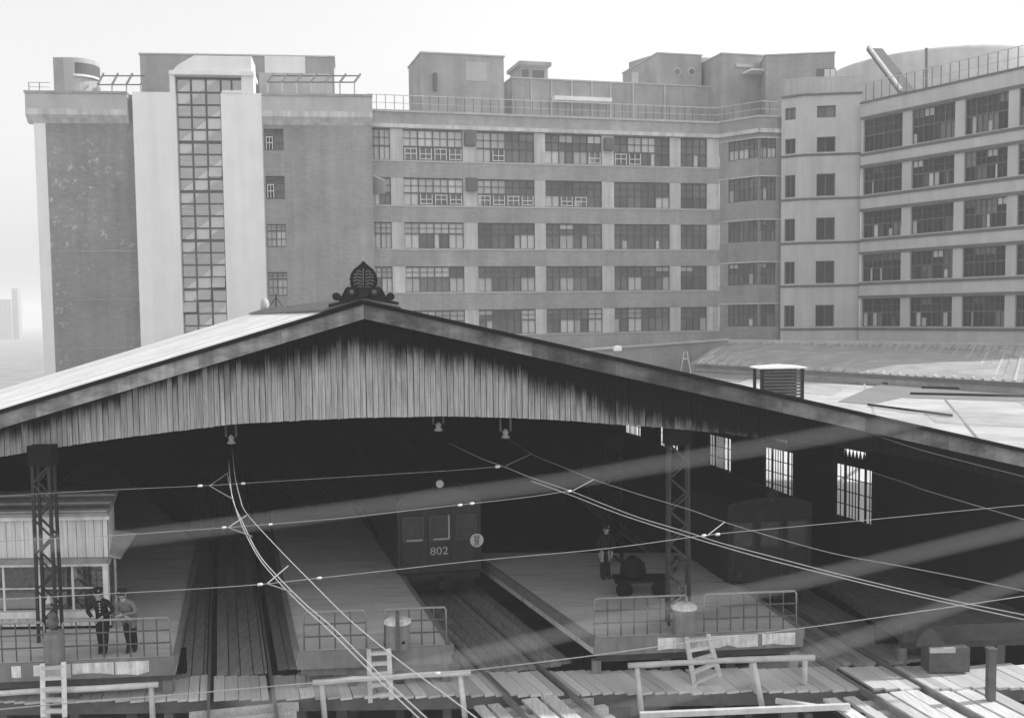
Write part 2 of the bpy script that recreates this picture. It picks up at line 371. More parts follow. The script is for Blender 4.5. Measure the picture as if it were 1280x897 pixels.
# --- main block -----------------------------------------------------------
pM0, pM1 = P2(464, 88.0), P2(899, 96.2)
WM = span(pM0, pM1)
mb_ = thing('office_building', (pM0[0], pM0[1], GZ), 'long brick office block of five window bands behind the timber roof gable', 'building')
zr = [(WM.z_at(464, a), WM.z_at(464, b)) for a, b in ((160.2, 199.5), (221.3, 256), (277.4, 311), (333.3, 366), (389, 421))]
zpar = WM.z_at(464, 139); ztrim = WM.z_at(464, 157.5)
sL = WM.s_at(455); sR = (V((pM1[0], pM1[1], 0)) - WM.o).dot(WM.u)
bays = [(464, 490, 2), (506, 580, 4), (597.5, 669, 4), (682.5, 753, 4), (768, 837.5, 4), (851, 884, 2)]
bs = [(WM.s_at(a), WM.s_at(b), n) for a, b, n in bays]
pat = [  # rows x bays: (upper, lower, sashes)
    [('LL', 'LL', ''), ('LLLL', 'MMMM', 'xxxx'), ('LLMD', 'LMMM', '.x..'), ('DDMD', 'LMLM', '...x'), ('MLLM', 'MMDD', 'xx..'), ('DM', 'DD', '')],
    [('LL', 'LM', ''), ('LLLL', 'LMMM', '.xxx'), ('LLDD', 'MMMM', 'xxxx'), ('DDDM', 'LDDD', '.xx.'), ('DDDD', 'DDDL', ''), ('DM', 'DD', '')],
    [('LL', 'LL', ''), ('LLLL', 'LDDL', ''), ('DDDD', 'DDDL', ''), ('DDDM', 'DLDM', ''), ('DMDD', 'DMDM', ''), ('DD', 'DM', '')],
    [('LL', 'ML', ''), ('LLLM', 'LMDL', ''), ('DDMD', 'LDDL', ''), ('DMDD', 'DLMM', ''), ('DDDD', 'DLDD', ''), ('DD', 'DD', '')],
    [('LL', 'LL', ''), ('LLLL', 'LLLL', ''), ('DDDL', 'DDDL', ''), ('DMDL', 'DLDL', ''), ('DLDM', 'DLDM', ''), ('DM', 'DM', '')],
]
edges = [(zpar, zr[0][0] + 0.02)] + [(zr[i][1] - 0.02, zr[i + 1][0] + 0.02) for i in range(4)] + [(zr[4][1] - 0.02, GZ)]
for i, (zt, zb) in enumerate(edges):
    q = MB(); WM.slab(q, sL, sR, zb, zt, -0.5, 0.0); obj('spandrel', q, 'band', mb_)
q = MB(); WM.slab(q, sL, sR, ztrim - 0.1, ztrim + 0.22, -0.2, 0.28); obj('cornice', q, 'cement', mb_)
q = MB(); WM.slab(q, sL, sR, zpar, zpar + 0.18, -0.7, 0.12); obj('coping', q, 'cornice', mb_)
q = MB(); WM.slab(q, sL, sR, GZ, zpar - 0.9, -14, -0.62); obj('wall', q, 'brick', mb_)
for i, (zt, zb) in enumerate(zr):                                    # thin sills
    q = MB(); WM.slab(q, sL, sR, zb - 0.12, zb + 0.03, -0.3, 0.06); obj('sill', q, 'cornice', mb_)
prev = sL
for i, (a, b, n) in enumerate(bs):
    if a - prev > 0.4:
        q = MB(); WM.slab(q, prev, a, GZ + 1, zpar - 0.5, -0.56, -0.03); obj('pier', q, 'cement', mb_)
    prev = b
q = MB(); WM.slab(q, prev, sR, GZ + 1, zpar - 0.5, -0.56, -0.03); obj('pier', q, 'cement', mb_)
for r in range(5):
    for k, (a, b, n) in enumerate(bs):
        window(WM, mb_, a, b, zr[r][1], zr[r][0], n, *pat[r][k][:2], sash=pat[r][k][2], split=0.46 if r < 2 else 0.58)
for k, (x0, x1, y0, y1) in enumerate(((582, 595, 166, 183), (583.5, 596.5, 223, 239), (755, 766, 168, 184))):   # dark boxes on the piers
    q = MB(); WM.slab(q, WM.s_at(x0), WM.s_at(x1), WM.z_at(590, y1), WM.z_at(590, y0), -0.02, 0.5); obj('wall_box', q, 'string', mb_)
q = MB(); a0 = WM.s_at(465)                                                                                   # tilted awning by the corner
q.prism([WM.pt(a0, WM.z_at(466, 219), 0.05), WM.pt(a0 + 0.9, WM.z_at(466, 226), 0.9), WM.pt(a0 + 0.9, WM.z_at(466, 243), 0.9), WM.pt(a0, WM.z_at(466, 244), 0.05)], WM.n * 0.06 + WM.u * 0.2)
obj('awning', q, 'brick', mb_)

# --- angled corner of the main block ----------------------------------------
pF2, pF3, pTA, pTB, pTC = P2(948, 93.4), P2(976, 93.9), P2(976, 93.3), P2(1003, 92.2), P2(1075, 91.6)
WF2 = span(pM1, pF2); WF3 = span(pF2, pF3)
rows2 = [((178, 168), (202, 196)), ((225, 217), (254, 248)), ((278, 272), (304, 300)), ((330, 325), (357, 354)), ((381, 377), (408, 407))]
zf = [(WF2.z_at(910, a[0]), WF2.z_at(910, b[0])) for a, b in rows2]
for Wk, p_end, wins in ((WF2, pF2, (910, 947, 3)), (WF3, pF3, (948.5, 970, 2))):
    e = (V((p_end[0], p_end[1], 0)) - Wk.o).dot(Wk.u)
    ed = [(zpar + 0.05, zf[0][0])] + [(zf[i][1], zf[i + 1][0]) for i in range(4)] + [(zf[4][1], GZ)]
    for zt, zb in ed:
        q = MB(); Wk.slab(q, 0, e, zb, zt, -0.5, 0.0); obj('spandrel', q, 'brick', mb_)
    q = MB(); Wk.slab(q, 0, e + 0.1, ztrim - 0.1, ztrim + 0.25, -0.2, 0.3); obj('cornice', q, 'cement', mb_)
    q = MB(); Wk.slab(q, 0, e + 0.1, zpar + 0.05, zpar + 0.22, -0.7, 0.13); obj('coping', q, 'cornice', mb_)
    q = MB(); Wk.slab(q, 0, e, GZ, zpar - 0.9, -5, -0.62); obj('wall', q, 'brick', mb_)
    a, b, n = Wk.s_at(wins[0]), Wk.s_at(wins[1]), wins[2]
    for sa, sb in ((0, max(a, 0.05)), (b, e)):
        if sb - sa > 0.05:
            q = MB(); Wk.slab(q, sa, sb, GZ, zpar - 0.4, -0.56, -0.02); obj('pier', q, 'brick', mb_)
    for r in range(5):
        window(Wk, mb_, max(a, 0.06), b, zf[r][1], zf[r][0], n, ('DDD', 'MMM', 'DMD', 'DDD', 'DDD')[r], ('LLM', 'DMD', 'DDD', 'DDM', 'DDD')[r], split=0.55)
        q = MB(); Wk.slab(q, 0, e, zf[r][0] + 0.02, zf[r][0] + 0.12, -0.1, 0.05); obj('window_hood', q, 'cement', mb_)

# --- pale corner tower and wing ---------------------------------------------
pW0 = P2(1075, 91.0); pW1 = (pW0[0] + 12.9, pW0[1] - 22.0)  # far end lengthened out of view to cast shade on the low roofs
WA, WB, WW = span(pTA, pTB), span(pTB, pTC), span(pW0, pW1)
tw = thing('corner_tower_building', (pTB[0], pTB[1], GZ), 'pale corner tower with small windows joined to a wing of wide windows', 'building')
rowsT = [(132, 147), (171, 190), (217, 245), (272, 300), (326, 354), (381, 408)]
zt_ = [(WB.z_at(1032, a), WB.z_at(1032, b)) for a, b in rowsT]
ztop = WB.z_at(1032, 119)
for Wk, p_end, (wa, wb) in ((WA, pTB, (980.5, 993.5)), (WB, pTC, (1020, 1043.5))):
    e = (V((p_end[0], p_end[1], 0)) - Wk.o).dot(Wk.u)
    a, b = Wk.s_at(wa), Wk.s_at(wb)
    zz = [ztop] + [z for r in zt_ for z in r] + [GZ]
    for sa, sb in ((0, a), (b, e)):
        q = MB(); Wk.slab(q, sa, sb, GZ, ztop, -0.5, 0.0); obj('wall', q, 'paintwall', tw)
    for i in range(0, len(zz), 2):
        q = MB(); Wk.slab(q, a, b, zz[i + 1], zz[i], -0.48, -0.003); obj('wall', q, 'paintwall', tw)
    q = MB(); Wk.slab(q, 0.1, e - 0.1, GZ, ztop - 0.3, -6, -0.52); obj('wall', q, 'paintwall', tw)
    for i, (z1, z0) in enumerate(zt_):
        f = MB()
        for x in (a + 0.05, (a + b) / 2, b - 0.05): Wk.slab(f, x - 0.05, x + 0.05, z0, z1, -0.3, -0.22)
        for z in (z0 + 0.05, z1 - 0.05): Wk.slab(f, a, b, z - 0.05, z + 0.05, -0.297, -0.223)
        fr = obj('window', f, 'frame', tw)
        for k in range(2):
            xa = a + (b - a) * k / 2; xb = a + (b - a) * (k + 1) / 2
            unit(fr, 'pane', 'dark' if i else 'mid', Wk.pt((xa + xb) / 2, (z0 + z1) / 2, -0.31), (xb - xa, 0.02, z1 - z0), (Wk.u, -Wk.n, ZV))
    for i in range(1, 6):
        q = MB(); Wk.slab(q, -0.02, e + 0.04, zt_[i][1] - 0.32, zt_[i][1] - 0.12, -0.1, 0.07); obj('string_course', q, 'string', tw)
    q = MB(); Wk.slab(q, -0.02, e + 0.06, ztop, ztop + 0.16, -0.6, 0.15); obj('coping', q, 'string', tw)
eW = (V((pW1[0], pW1[1], 0)) - WW.o).dot(WW.u)
rowsW = [(150.3, 191), (210.5, 244), (265, 298), (318.5, 352), (373, 408)]
zw = [(WW.z_at(1078, a), WW.z_at(1078, b)) for a, b in rowsW]
zwp = WW.z_at(1078, 130)
ed = [(zwp, zw[0][0])] + [(zw[i][1], zw[i + 1][0]) for i in range(4)] + [(zw[4][1], GZ)]
for zt, zb in ed:
    q = MB(); WW.slab(q, 0, eW, zb, zt, -0.6, 0.0); obj('spandrel', q, 'paintwall', tw)
for r in range(5):
    q = MB(); WW.slab(q, 0, eW, zw[r][0] + 0.02, zw[r][0] + 0.24, -0.2, 0.14); obj('window_hood', q, 'string', tw)
    q = MB(); WW.slab(q, 0, eW, zw[r][1] - 0.3, zw[r][1] - 0.08, -0.2, 0.10); obj('sill', q, 'string', tw)
q = MB(); WW.slab(q, -0.05, eW, zwp, zwp + 0.16, -0.7, 0.12); obj('coping', q, 'string', tw)
q = MB(); WW.slab(q, 0, eW, GZ, zwp - 1.0, -12, -0.72); obj('wall', q, 'paintwall', tw)
wb_ = [(1077.5, 1126, 4), (1137.5, 1191, 4), (1203, 1257, 4), (1270, 1328, 4)]
prev = 0.0
for k, (a, b, n) in enumerate(wb_):
    a, b = WW.s_at(a), WW.s_at(b)
    if a - prev > 0.2:
        q = MB(); WW.slab(q, prev, a, GZ + 1, zwp - 0.4, -0.66, -0.03); obj('pier', q, 'paintwall', tw)
    prev = b
    for r in range(5):
        rr = random.Random(r * 7 + k)
        window(WW, tw, a, b, zw[r][1], zw[r][0], n, ''.join(rr.choice('DDDDDDDM') for _ in range(4)), ''.join(rr.choice('DDDDDM') for _ in range(4)), split=0.5, bar=0.07, depth=0.3)

# --- stair tower block (far left in the photo) --------------------------------
A8 = math.radians(7.0)
WS = Wall(P2(467, 86.6), (math.cos(A8), math.sin(A8)))
st = thing('stair_tower_building', (WS.pt(WS.s_at(250), 0).x, WS.pt(WS.s_at(250), 0).y, GZ), 'tall brick block with two white pylons flanking a glazed stairwell', 'building')
sx = lambda px: WS.s_at(px, 270)
zS = lambda y, px=300: WS.z_at(px, y)
ztopS = zS(120)
for a, b, mt in ((61.5, 172, 'brick_worn'), (326, 467, 'brick')):
    if mt == 'brick':
        # right-hand brick wall with a column of small windows
        w0, w1 = sx(333), sx(357)
        ys = [(161, 188), (220, 249), (280, 309), (340, 370)]
        zz = [ztopS] + [zS(y, 345) for r in ys for y in r] + [GZ]
        q = MB(); WS.slab(q, sx(a), w0, GZ, ztopS, -0.6, 0); obj('wall', q, mt, st)
        q = MB(); WS.slab(q, w1, sx(b), GZ, ztopS, -0.6, 0); obj('wall', q, mt, st)
        for i in range(0, len(zz), 2):
            q = MB(); WS.slab(q, w0, w1, zz[i + 1], zz[i], -0.58, -0.004); obj('wall', q, mt, st)
        for i, (ya, yb) in enumerate(ys):
            window(WS, st, w0, w1, zS(yb, 345), zS(ya, 345), 2, ('MM', 'MM', 'LL', 'LL')[i], ('DM', 'DM', 'LL', 'LL')[i], split=0.72, bar=0.09, sash='x.' if i < 2 else '', lowerbar=True)
    else:
        q = MB(); WS.slab(q, sx(a), sx(b), GZ, ztopS, -0.6, 0); obj('wall', q, mt, st)
        for y in (314, 375, 436):
            q = MB(); WS.slab(q, sx(a), sx(b), zS(y, 68) - 0.06, zS(y, 68) + 0.06, -0.1, 0.03); obj('string_course', q, 'brick', st)
q = MB(); WS.slab(q, sx(47), sx(61.5), GZ, ztopS - 1, -0.7, -0.004); obj('corner_pilaster', q, 'white', st)
q = MB(); WS.slab(q, sx(48), sx(466), GZ, ztopS - 1.2, -13, -3.2); obj('wall', q, 'brick', st)
q = MB(); WS.slab(q, sx(48), sx(205), ztopS - 1.4, ztopS - 1.2, -3.3, -0.62); WS.slab(q, sx(300), sx(466), ztopS - 1.4, ztopS - 1.2, -3.3, -0.62); obj('roof_deck', q, 'roofgrey', st)
for a, b in ((40, 166), (330, 468)):        # projecting cornice with a sloped soffit
    s0, s1 = sx(a), sx(b)
    q = MB(); WS.slab(q, s0, s1, zS(140), ztopS - 0.06, -0.7, 0.55); obj('parapet', q, 'cornice', st)
    q = MB(); WS.slab(q, s0 - 0.06, s1 + 0.03, ztopS - 0.06, ztopS + 0.12, -0.8, 0.65); obj('coping', q, 'roofgrey', st)
    z0, z1, z2 = zS(156), zS(147), zS(140)
    q = MB()
    q.prism([WS.pt(s0, z2, -0.6), WS.pt(s0, z2, 0.62), WS.pt(s0, z1, 0.62), WS.pt(s0, z0, 0.02), WS.pt(s0, z0, -0.6)], WS.u * (s1 - s0)); obj('cornice', q, 'cement', st)
# white pylons
zbot = GZ
for a, b, top in ((170.5, 224, 119), (279.5, 329.5, 119)):
    q = MB(); WS.slab(q, WS.s_at(a, 200), WS.s_at(b, 200), zbot, zS(top), -1.2, 0.8); obj('pylon', q, 'white', st)
WG = Wall(WS.pt(0, 0, 0.1), WS.u)
gx = lambda px, y=200: WG.s_at(px, y)
gl, gr = WG.s_at(221.3, 150), WG.s_at(277, 150)
zG = lambda y: WG.z_at(250, y)
# head of the stairwell
q = MB(); WS.slab(q, WS.s_at(214, 100), WS.s_at(319, 100), zS(98), zS(93), -2.4, 1.1); obj('head_cornice', q, 'white', st)
s0, s1 = WS.s_at(218, 90), WS.s_at(316, 90)
q = MB(); q.prism([WS.pt(s0, zS(93), 0.95), WS.pt(s1, zS(93), 0.95), WS.pt(s1, zS(74), 0.95), WS.pt(s0 + 1.7, zS(74), 0.95), WS.pt(s0 + 0.4, zS(86), 0.95)], WS.n * -3.4); obj('head_block', q, 'white', st)
for xa_, xb_ in ((303, 318), (214, 220.5)):
    q = MB(); WS.slab(q, WS.s_at(xa_, 105), WS.s_at(xb_, 105), zS(119) - 0.1, zS(98), -1.1, 0.82); obj('head_cheek', q, 'white', st)
q = MB(); WS.slab(q, WS.s_at(279, 116), WS.s_at(304, 116), zS(119.2), zS(116), -0.6, 0.9); obj('sill', q, 'white', st)
# glazing
rowh = (zG(115) - zG(177)) / 4.0
zrows = [zG(97.5), zG(115.5)]
while zrows[-1] > 2: zrows.append(zrows[-1] - rowh)
stair_f = MB(); nrow = len(zrows) - 1
cw = (gr - gl) / 3
for i in range(4): WG.slab(stair_f, gl + cw * i - 0.07, gl + cw * i + 0.07, zrows[-1], zrows[0], -0.1, 0.08)
for i, z in enumerate(zrows):
    t = 0.18 if i % 4 == 1 and i > 1 else 0.075
    WG.slab(stair_f, gl, gr, z - t / 2 - 0.05, z + t / 2 + 0.0, -0.095, 0.07)
ex = [gr + (WG.s_at(303, 105) - gr) * k / 2 for k in range(3)]
for x in ex[1:]: WG.slab(stair_f, x - 0.07, x + 0.07, zrows[1], zrows[0], -0.1, 0.078)
WG.slab(stair_f, gr, ex[2], zrows[0] - 0.1, zrows[0], -0.095, 0.07)
sw = obj('stair_window', stair_f, 'steel', st)
opened = {(16, 2), (17, 1), (18, 0), (20, 1), (20, 2), (22, 0), (7, 2), (22, 1), (21, 0), (21, 1), (21, 2)}
for i in range(nrow):
    for k in range(3 if i else 5):
        xa = gl + cw * k if k < 3 else ex[k - 3]; xb = gl + cw * (k + 1) if k < 3 else ex[k - 2]
        zc = (zrows[i] + zrows[i + 1]) / 2; h = zrows[i] - zrows[i + 1]
        if (i, k) in opened:                 # pane tilted out from its top edge
            t = math.radians(32); dn = -ZV * math.cos(t) + WG.n * math.sin(t)
            c = WG.pt((xa + xb) / 2, zrows[i] - 0.05, 0.1) + dn * (h * 0.5)
            unit(sw, 'pane', 'blind', c, (xb - xa - 0.15, 0.03, h * 0.95), (WG.u, dn.cross(WG.u), -dn))
        else:
            unit(sw, 'pane', 'stairglass', WG.pt((xa + xb) / 2, zc, -0.02), (xb - xa, 0.015, h), (WG.u, -WG.n, ZV))
q = MB(); WG.slab(q, gl - 0.3, ex[2] + 0.5, GZ, zrows[0] + 0.3, -1.8, -1.2); obj('stairwell_wall', q, 'roofgrey', st)
zf0 = zG(191); pitch = zG(191) - zG(253)
for i in range(-1, 8):
    za = zf0 - pitch * i; zb = za + pitch * 0.72
    if za < 2: break
    q = MB(); q.prism([WG.pt(gl - 0.1, za - 0.6, -0.10), WG.pt(gr + 0.1, zb - 0.6, -0.10), WG.pt(gr + 0.1, zb + 0.75, -0.10), WG.pt(gl - 0.1, za + 0.75, -0.10)], WG.n * -0.9); obj('stair_flight', q, 'white', st)
    q = MB(); WG.slab(q, gl - 0.2, gr + 0.2, za - 0.75, za - 0.6, -1.18, -0.9); obj('landing', q, 'cornice', st)

# --- rooftop structures -------------------------------------------------------
ZR = zpar - 0.9
def roofbox(name, px0, px1, ytop, d, depth, mt, label, cat, zb=None, u=WM, extra=None, group=None):
    W = Wall(P2((px0 + px1) / 2, d), u.u)
    a, b = W.s_at(px0, 110), W.s_at(px1, 110); z1 = W.z_at((px0 + px1) / 2, ytop); z0 = ZR if zb is None else zb
    t = thing(name, tuple(W.pt((a + b) / 2, z0)), label, cat, group)
    q = MB(); W.slab(q, a, b, z0, z1, -depth, 0); obj('wall', q, mt, t)
    q = MB(); W.slab(q, a - 0.1, b + 0.1, z1, z1 + 0.12, -depth - 0.1, 0.1); obj('coping', q, 'roofpale', t)
    return t, W, a, b, z0, z1
t, W, a, b, z0, z1 = roofbox('roof_penthouse', 527, 630, 69, 97, 6, 'roofgrey', 'square grey penthouse standing alone on the roof over the main block', 'penthouse')
q = MB(); W.slab(q, W.s_at(585), W.s_at(611), W.z_at(600, 102), W.z_at(600, 78), -0.02, 0.06); obj('shutter', q, 'cornice', t)
q = MB(); W.slab(q, W.s_at(545), W.s_at(549), W.z_at(545, 114), W.z_at(545, 92), 0, 0.3); obj('drain_pipe', q, 'string', t)
t, W, a, b, z0, z1 = roofbox('roof_shed', 640, 902, 104, 104, 5, 'roofgrey', 'long low flat roofed shed along the back of the roof deck', 'shed')
for px in (665, 690, 715, 740, 763, 791, 830):
    q = MB(); W.slab(q, W.s_at(px), W.s_at(px + 1.6), z0, z1, 0, 0.12); obj('post', q, 'roofpale', t)
q = MB(); W.slab(q, W.s_at(690), W.s_at(760), W.z_at(700, 128), W.z_at(700, 123), 0.4, 1.2); obj('shelf', q, 'white', t)
t, W, a, b, z0, z1 = roofbox('roof_turret', 652, 685, 84, 108, 4, 'roofgrey', 'small square turret with capped roof beside the penthouse', 'turret')
q = MB(); W.slab(q, a - 0.3, b + 0.3, z1 + 0.12, z1 + 0.5, -4.3, 0.3); obj('cap', q, 'roofgrey', t)
for x0, x1 in ((655, 663), (668, 682)):
    q = MB(); W.slab(q, W.s_at(x0), W.s_at(x1), W.z_at(670, 100), W.z_at(670, 88), -0.05, 0.05); obj('window', q, 'string', t)
t, W, a, b, z0, z1 = roofbox('roof_hall', 822, 877, 68.5, 107, 9, 'roofgrey', 'large rooftop hall with two round windows and a pale rounded corner', 'roof hall')
for px in (846, 864):
    c = W.pt(W.s_at(px, 100), W.z_at(px, 90)); fr = obj('window', MB().disc(c + W.n * 0.03, W.n, 0.42, 0.16), 'roofpale', t); 
    obj('pane', MB().disc(c + W.n * 0.12, W.n, 0.30, 0.04), 'mid', fr)
q = MB(); p0 = W.pt(a, z0); p1 = V(P2(787, 115) + (z0,)); q.prism([p0, p1, p1 + ZV * (PD(787, 78, 115).z - z0), p0 + ZV * (z1 - z0)], -W.n * 0.5 + V((0.3, 0, 0))); obj('side_wall', q, 'roofgrey', t)
q = MB(); cc = W.pt(W.s_at(889, 100), z0, -2.0); q.lathe(cc, [(1.15, 0), (1.15, z1 - z0 + 0.1)], 20); obj('corner_column', q, 'roofpale', t, smooth=False)
q = MB(); W.slab(q, W.s_at(797), W.s_at(803), W.z_at(800, 108), W.z_at(800, 88), -1.4, -0.9); obj('window', q, 'roofpale', t)
t, W, a, b, z0, z1 = roofbox('roof_block', 902, 957, 69, 105, 6, 'roofgrey', 'plain grey rooftop block next to the rounded corner of the hall', 'roof block')
q = MB(); W.slab(q, W.s_at(918), W.s_at(940), W.z_at(930, 85), W.z_at(930, 81), 0, 0.3); obj('ledge', q, 'roofpale', t)
q = MB(); W.slab(q, W.s_at(926), W.s_at(963), W.z_at(940, 94), W.z_at(940, 92), 0.2, 2.0); obj('canopy', q, 'white', t)
t, W, a, b, z0, z1 = roofbox('roof_block', 957, 1043, 68, 102, 8, 'brick', 'darker rooftop block with a small lit window above the tower', 'roof block', u=WB)
fr = obj('window', W.slab(MB(), W.s_at(1019), W.s_at(1043), W.z_at(1030, 100), W.z_at(1030, 86), -0.04, 0.06), 'string', t)
for x0, x1, mt in ((1021, 1027, 'mid'), (1028.5, 1035, 'blind'), (1036, 1042, 'sash')):
    unit(fr, 'pane', mt, W.pt(W.s_at((x0 + x1) / 2), W.z_at(1030, 93), 0.09), (W.s_at(x1) - W.s_at(x0), 0.03, 0.9), (W.u, -W.n, ZV))
# big pale drum (gasholder-like) behind the wing
d = 104; c = PD(1170, 100, d + 12); zt = PD(1100, 60, d).z
dr = thing('roof_drum', (c.x, c.y, ZR), 'huge pale drum shaped roof hall rising behind the wing', 'roof hall')
q = MB(); q.lathe((c.x, c.y, ZR), [(11.6, 0), (11.6, zt - ZR), (11.2, zt - ZR + 0.4)], 48); obj('wall', q, 'roofpale', dr, smooth=True)
q = MB(); q.tube([PD(1158, 60, 96), PD(1158, 118, 96)], 0.12); solo('roof_mast', q, 'string', 'thin dark mast standing on the wing roof in front of the pale drum', 'mast')
# slanting gangway up the drum
p0, p1 = PD(1134, 116, 93), PD(1093, 62, 99)
gw = thing('roof_stair', tuple(p0), 'steep dark stair climbing from the wing roof to the drum', 'stair')
q = MB(); q.beam(p0, p1, 1.5, 0.25); obj('tread_ramp', q, 'string', gw)
q = MB(); q.beam(p0 + V((-0.6, 0, 0.2)), p1 + V((-0.6, 0, 0.2)), 0.25, 0.45); obj('stringer', q, 'cement', gw)
# round tank house on the stair tower roof
zr2 = ztopS - 1.2
tk = thing('tank_house', tuple(PD(95, 118, 90)), 'round roof tank house with a dark slit beside the pergola', 'tank house')
c = PD(97, 100, 92); zt = PD(97, 71, 90).z
q = MB(); q.lathe((c.x, c.y, zr2), [(1.85, 0), (1.85, zt - zr2)], 28); obj('drum', q, 'cornice', tk, smooth=False)
q = MB(); W = Wall((c.x, c.y - 1.7), (1, 0.05)); W.slab(q, W.s_at(67, 90), W.s_at(90, 90), zr2, zt + 0.02, -2.5, 0.05); obj('annex', q, 'roofgrey', tk)
q = MB()
for k in range(10):
    t0 = math.radians(-75 + k * 9.0); t1 = math.radians(-75 + (k + 1) * 9.0)
    q.prism([V((c.x + 1.87 * math.cos(t), c.y + 1.87 * math.sin(t), z)) for t, z in ((t0, PD(110, 91, 90).z), (t1, PD(110, 91, 90).z), (t1, PD(110, 77, 90).z), (t0, PD(110, 77, 90).z))], V((0.02, -0.04, 0)))
obj('slit_window', q, 'string', tk)
q = MB()
for k in range(10):
    t0 = math.radians(-80 + k * 9.6); t1 = math.radians(-80 + (k + 1) * 9.6)
    q.prism([V((c.x + 1.86 * math.cos(t), c.y + 1.86 * math.sin(t), z)) for t, z in ((t0, PD(110, 94.5, 90).z), (t1, PD(110, 94.5, 90).z), (t1, PD(110, 92, 90).z), (t0, PD(110, 92, 90).z))], V((0.1, -0.22, 0)))
obj('ledge', q, 'white', tk)
# penthouse behind the white head
t, W, a, b, z0, z1 = roofbox('roof_penthouse', 176, 418, 70, 93, 4, 'roofgrey', 'wide grey penthouse behind the white stairwell head', 'penthouse', zb=zr2, u=WS)
q = MB(); W.slab(q, W.s_at(337), W.s_at(387), W.z_at(360, 92), W.z_at(360, 71), 0, 0.1); obj('pale_panel', q, 'white', t)
q = MB(); W.slab(q, W.s_at(330), W.s_at(420), z0, W.z_at(360, 93), 0.1, 0.5); obj('lower_wall', q, 'roofpale', t)
# pergolas
def pergola(px0, px1, y0, y1, d, n, label):
    a, b = PD(px0, y0, d), PD(px1, y0, d); a2, b2 = PD(px0 - 6, y1, d - 2.2), PD(px1 - 6, y1, d - 2.2)
    t = thing('pergola', (a.x, a.y, zr2), label, 'pergola', 'pergolas on the stair block roof')
    for i in range(n + 1):
        k = i / n; p = a.lerp(b, k); p2 = a2.lerp(b2, k)
        obj('rafter', MB().beam(p + (p - p2) * .25, p2, 0.12, 0.16), 'string', t)
        obj('post', MB().beam((p2.x, p2.y, zr2), p2, 0.10, 0.10), 'roofpale', t)
    obj('beam', MB().beam(a, b, 0.09, 0.09), 'string', t); obj('beam', MB().beam(a2, b2, 0.09, 0.09), 'string', t)
pergola(340, 449, 95, 103, 90.5, 6, 'light pergola frame over the roof terrace, before the pale panel')
pergola(128, 182, 95, 106, 90.5, 3, 'short pergola frame between the round tank house and stairwell head')

# roof railings
def railing(name, pts, label, n_per=0.8, h=1.1, mt='string', rr=0.035, boards=False):
    t = thing(name, tuple(pts[0]), label, 'railing', 'railings along the roof edges')
    q = MB()
    for a, b in zip(pts, pts[1:]):
        L = (b - a).length; n = max(1, int(L / n_per))
        for i in range(n):
            p = a.lerp(b, i / n); q.beam(p, p + ZV * h, 0.05, 0.05)
            if boards and i % 1 == 0:
                p2 = a.lerp(b, (i + 0.9) / n); q.add([p, p2, p2 + ZV * h, p + ZV * h], [(0, 1, 2, 3)])
    obj('baluster', q, mt, t, kind='stuff')
    q = MB(); 
    for a, b in zip(pts, pts[1:]):
        q.tube([a + ZV * h, b + ZV * h], rr); q.tube([a + ZV * h * .5, b + ZV * h * .5], rr * .7)
    obj('top_rail', q, 'roofpale', t)
e1 = [WM.pt(sL + 0.6, zpar + 0.18, -0.4), WM.pt(sR - 0.2, zpar + 0.18, -0.4), WF2.pt(WF2.s_at(948), zpar + 0.2, -0.4), WF3.pt(WF3.s_at(974), zpar + 0.2, -0.4)]
railing('roof_railing', e1, 'thin rusty railing along the edge of the main block roof', 0.75, 1.3)
e2 = [WA.pt(0.2, ztop + 0.16, -0.3), WB.pt(0.0, ztop + 0.16, -0.3), WB.pt(WB.s_at(1074), ztop + 0.16, -0.3)]
railing('roof_railing', e2, 'boarded railing round the top of the pale corner tower', 0.45, 1.45, 'cornice', boards=True)
e3 = [WW.pt(0.2, zwp + 0.16, -0.3), WW.pt(eW - 0.2, zwp + 0.16, -0.3)]
railing('roof_railing', e3, 'open railing along the wing roof below the pale drum', 0.8, 1.6)
e4 = [WS.pt(sx(44), ztopS + 0.12, 0.2), WS.pt(sx(70), ztopS + 0.12, 0.2)]
railing('roof_railing', e4, 'short railing at the outer corner of the stair block roof', 0.7, 0.7)

# --- pale hazy building far to the left -----------------------------------------
a, b = PD(-60, 440, 800), PD(16, 440, 800)
t = thing('far_building', (a.x, 800, GZ), 'faint building lost in the mist beyond the brick block', 'building')
q = MB(); q.box(((a.x + b.x) / 2, 806, (GZ + PD(10, 374, 800).z) / 2), (b.x - a.x, 12, PD(10, 374, 800).z - GZ)); obj('wall', q, 'roofgrey', t)
q = MB(); q.box((b.x + 2.0, 806, (GZ + PD(10, 360, 800).z) / 2), (4.5, 6, PD(10, 360, 800).z - GZ)); obj('chimney', q, 'brick', t)

# ------------------------------------------------------------------ low roofs behind the shed
ZF = 4.5
fr0 = thing('low_station_roof', tuple(PZ(1000, 500, ZF)), 'low flat roof with a long glazed slope below the pale tower', 'roof')
c0, c1 = PZ(868, 463.5, ZF), PZ(1310, 495, ZF)
q = MB(); pts = [c0 + V((-6, 2, 0)), c1, PZ(1330, 560, ZF), PZ(1150, 560, ZF), PZ(860, 490, ZF)]
q.prism([V((p.x, p.y, ZF - 0.4)) for p in pts], ZV * 0.4); obj('roof_deck', q, 'flatroof', fr0)
def patch(poly, dz, mt, name='felt_and_shade_sheet'):
    q = MB(); q.prism([PZ(x, y, ZF) + ZV * 0.003 for x, y in poly], ZV * dz); obj(name, q, mt, fr0)
patch([(1118, 474), (1310, 489), (1310, 503), (1128, 497), (1088, 506), (1048, 502), (1082, 487)], 0.02, 'felt_and_shade')  # darker sheet paints the shadow band across the flat roof
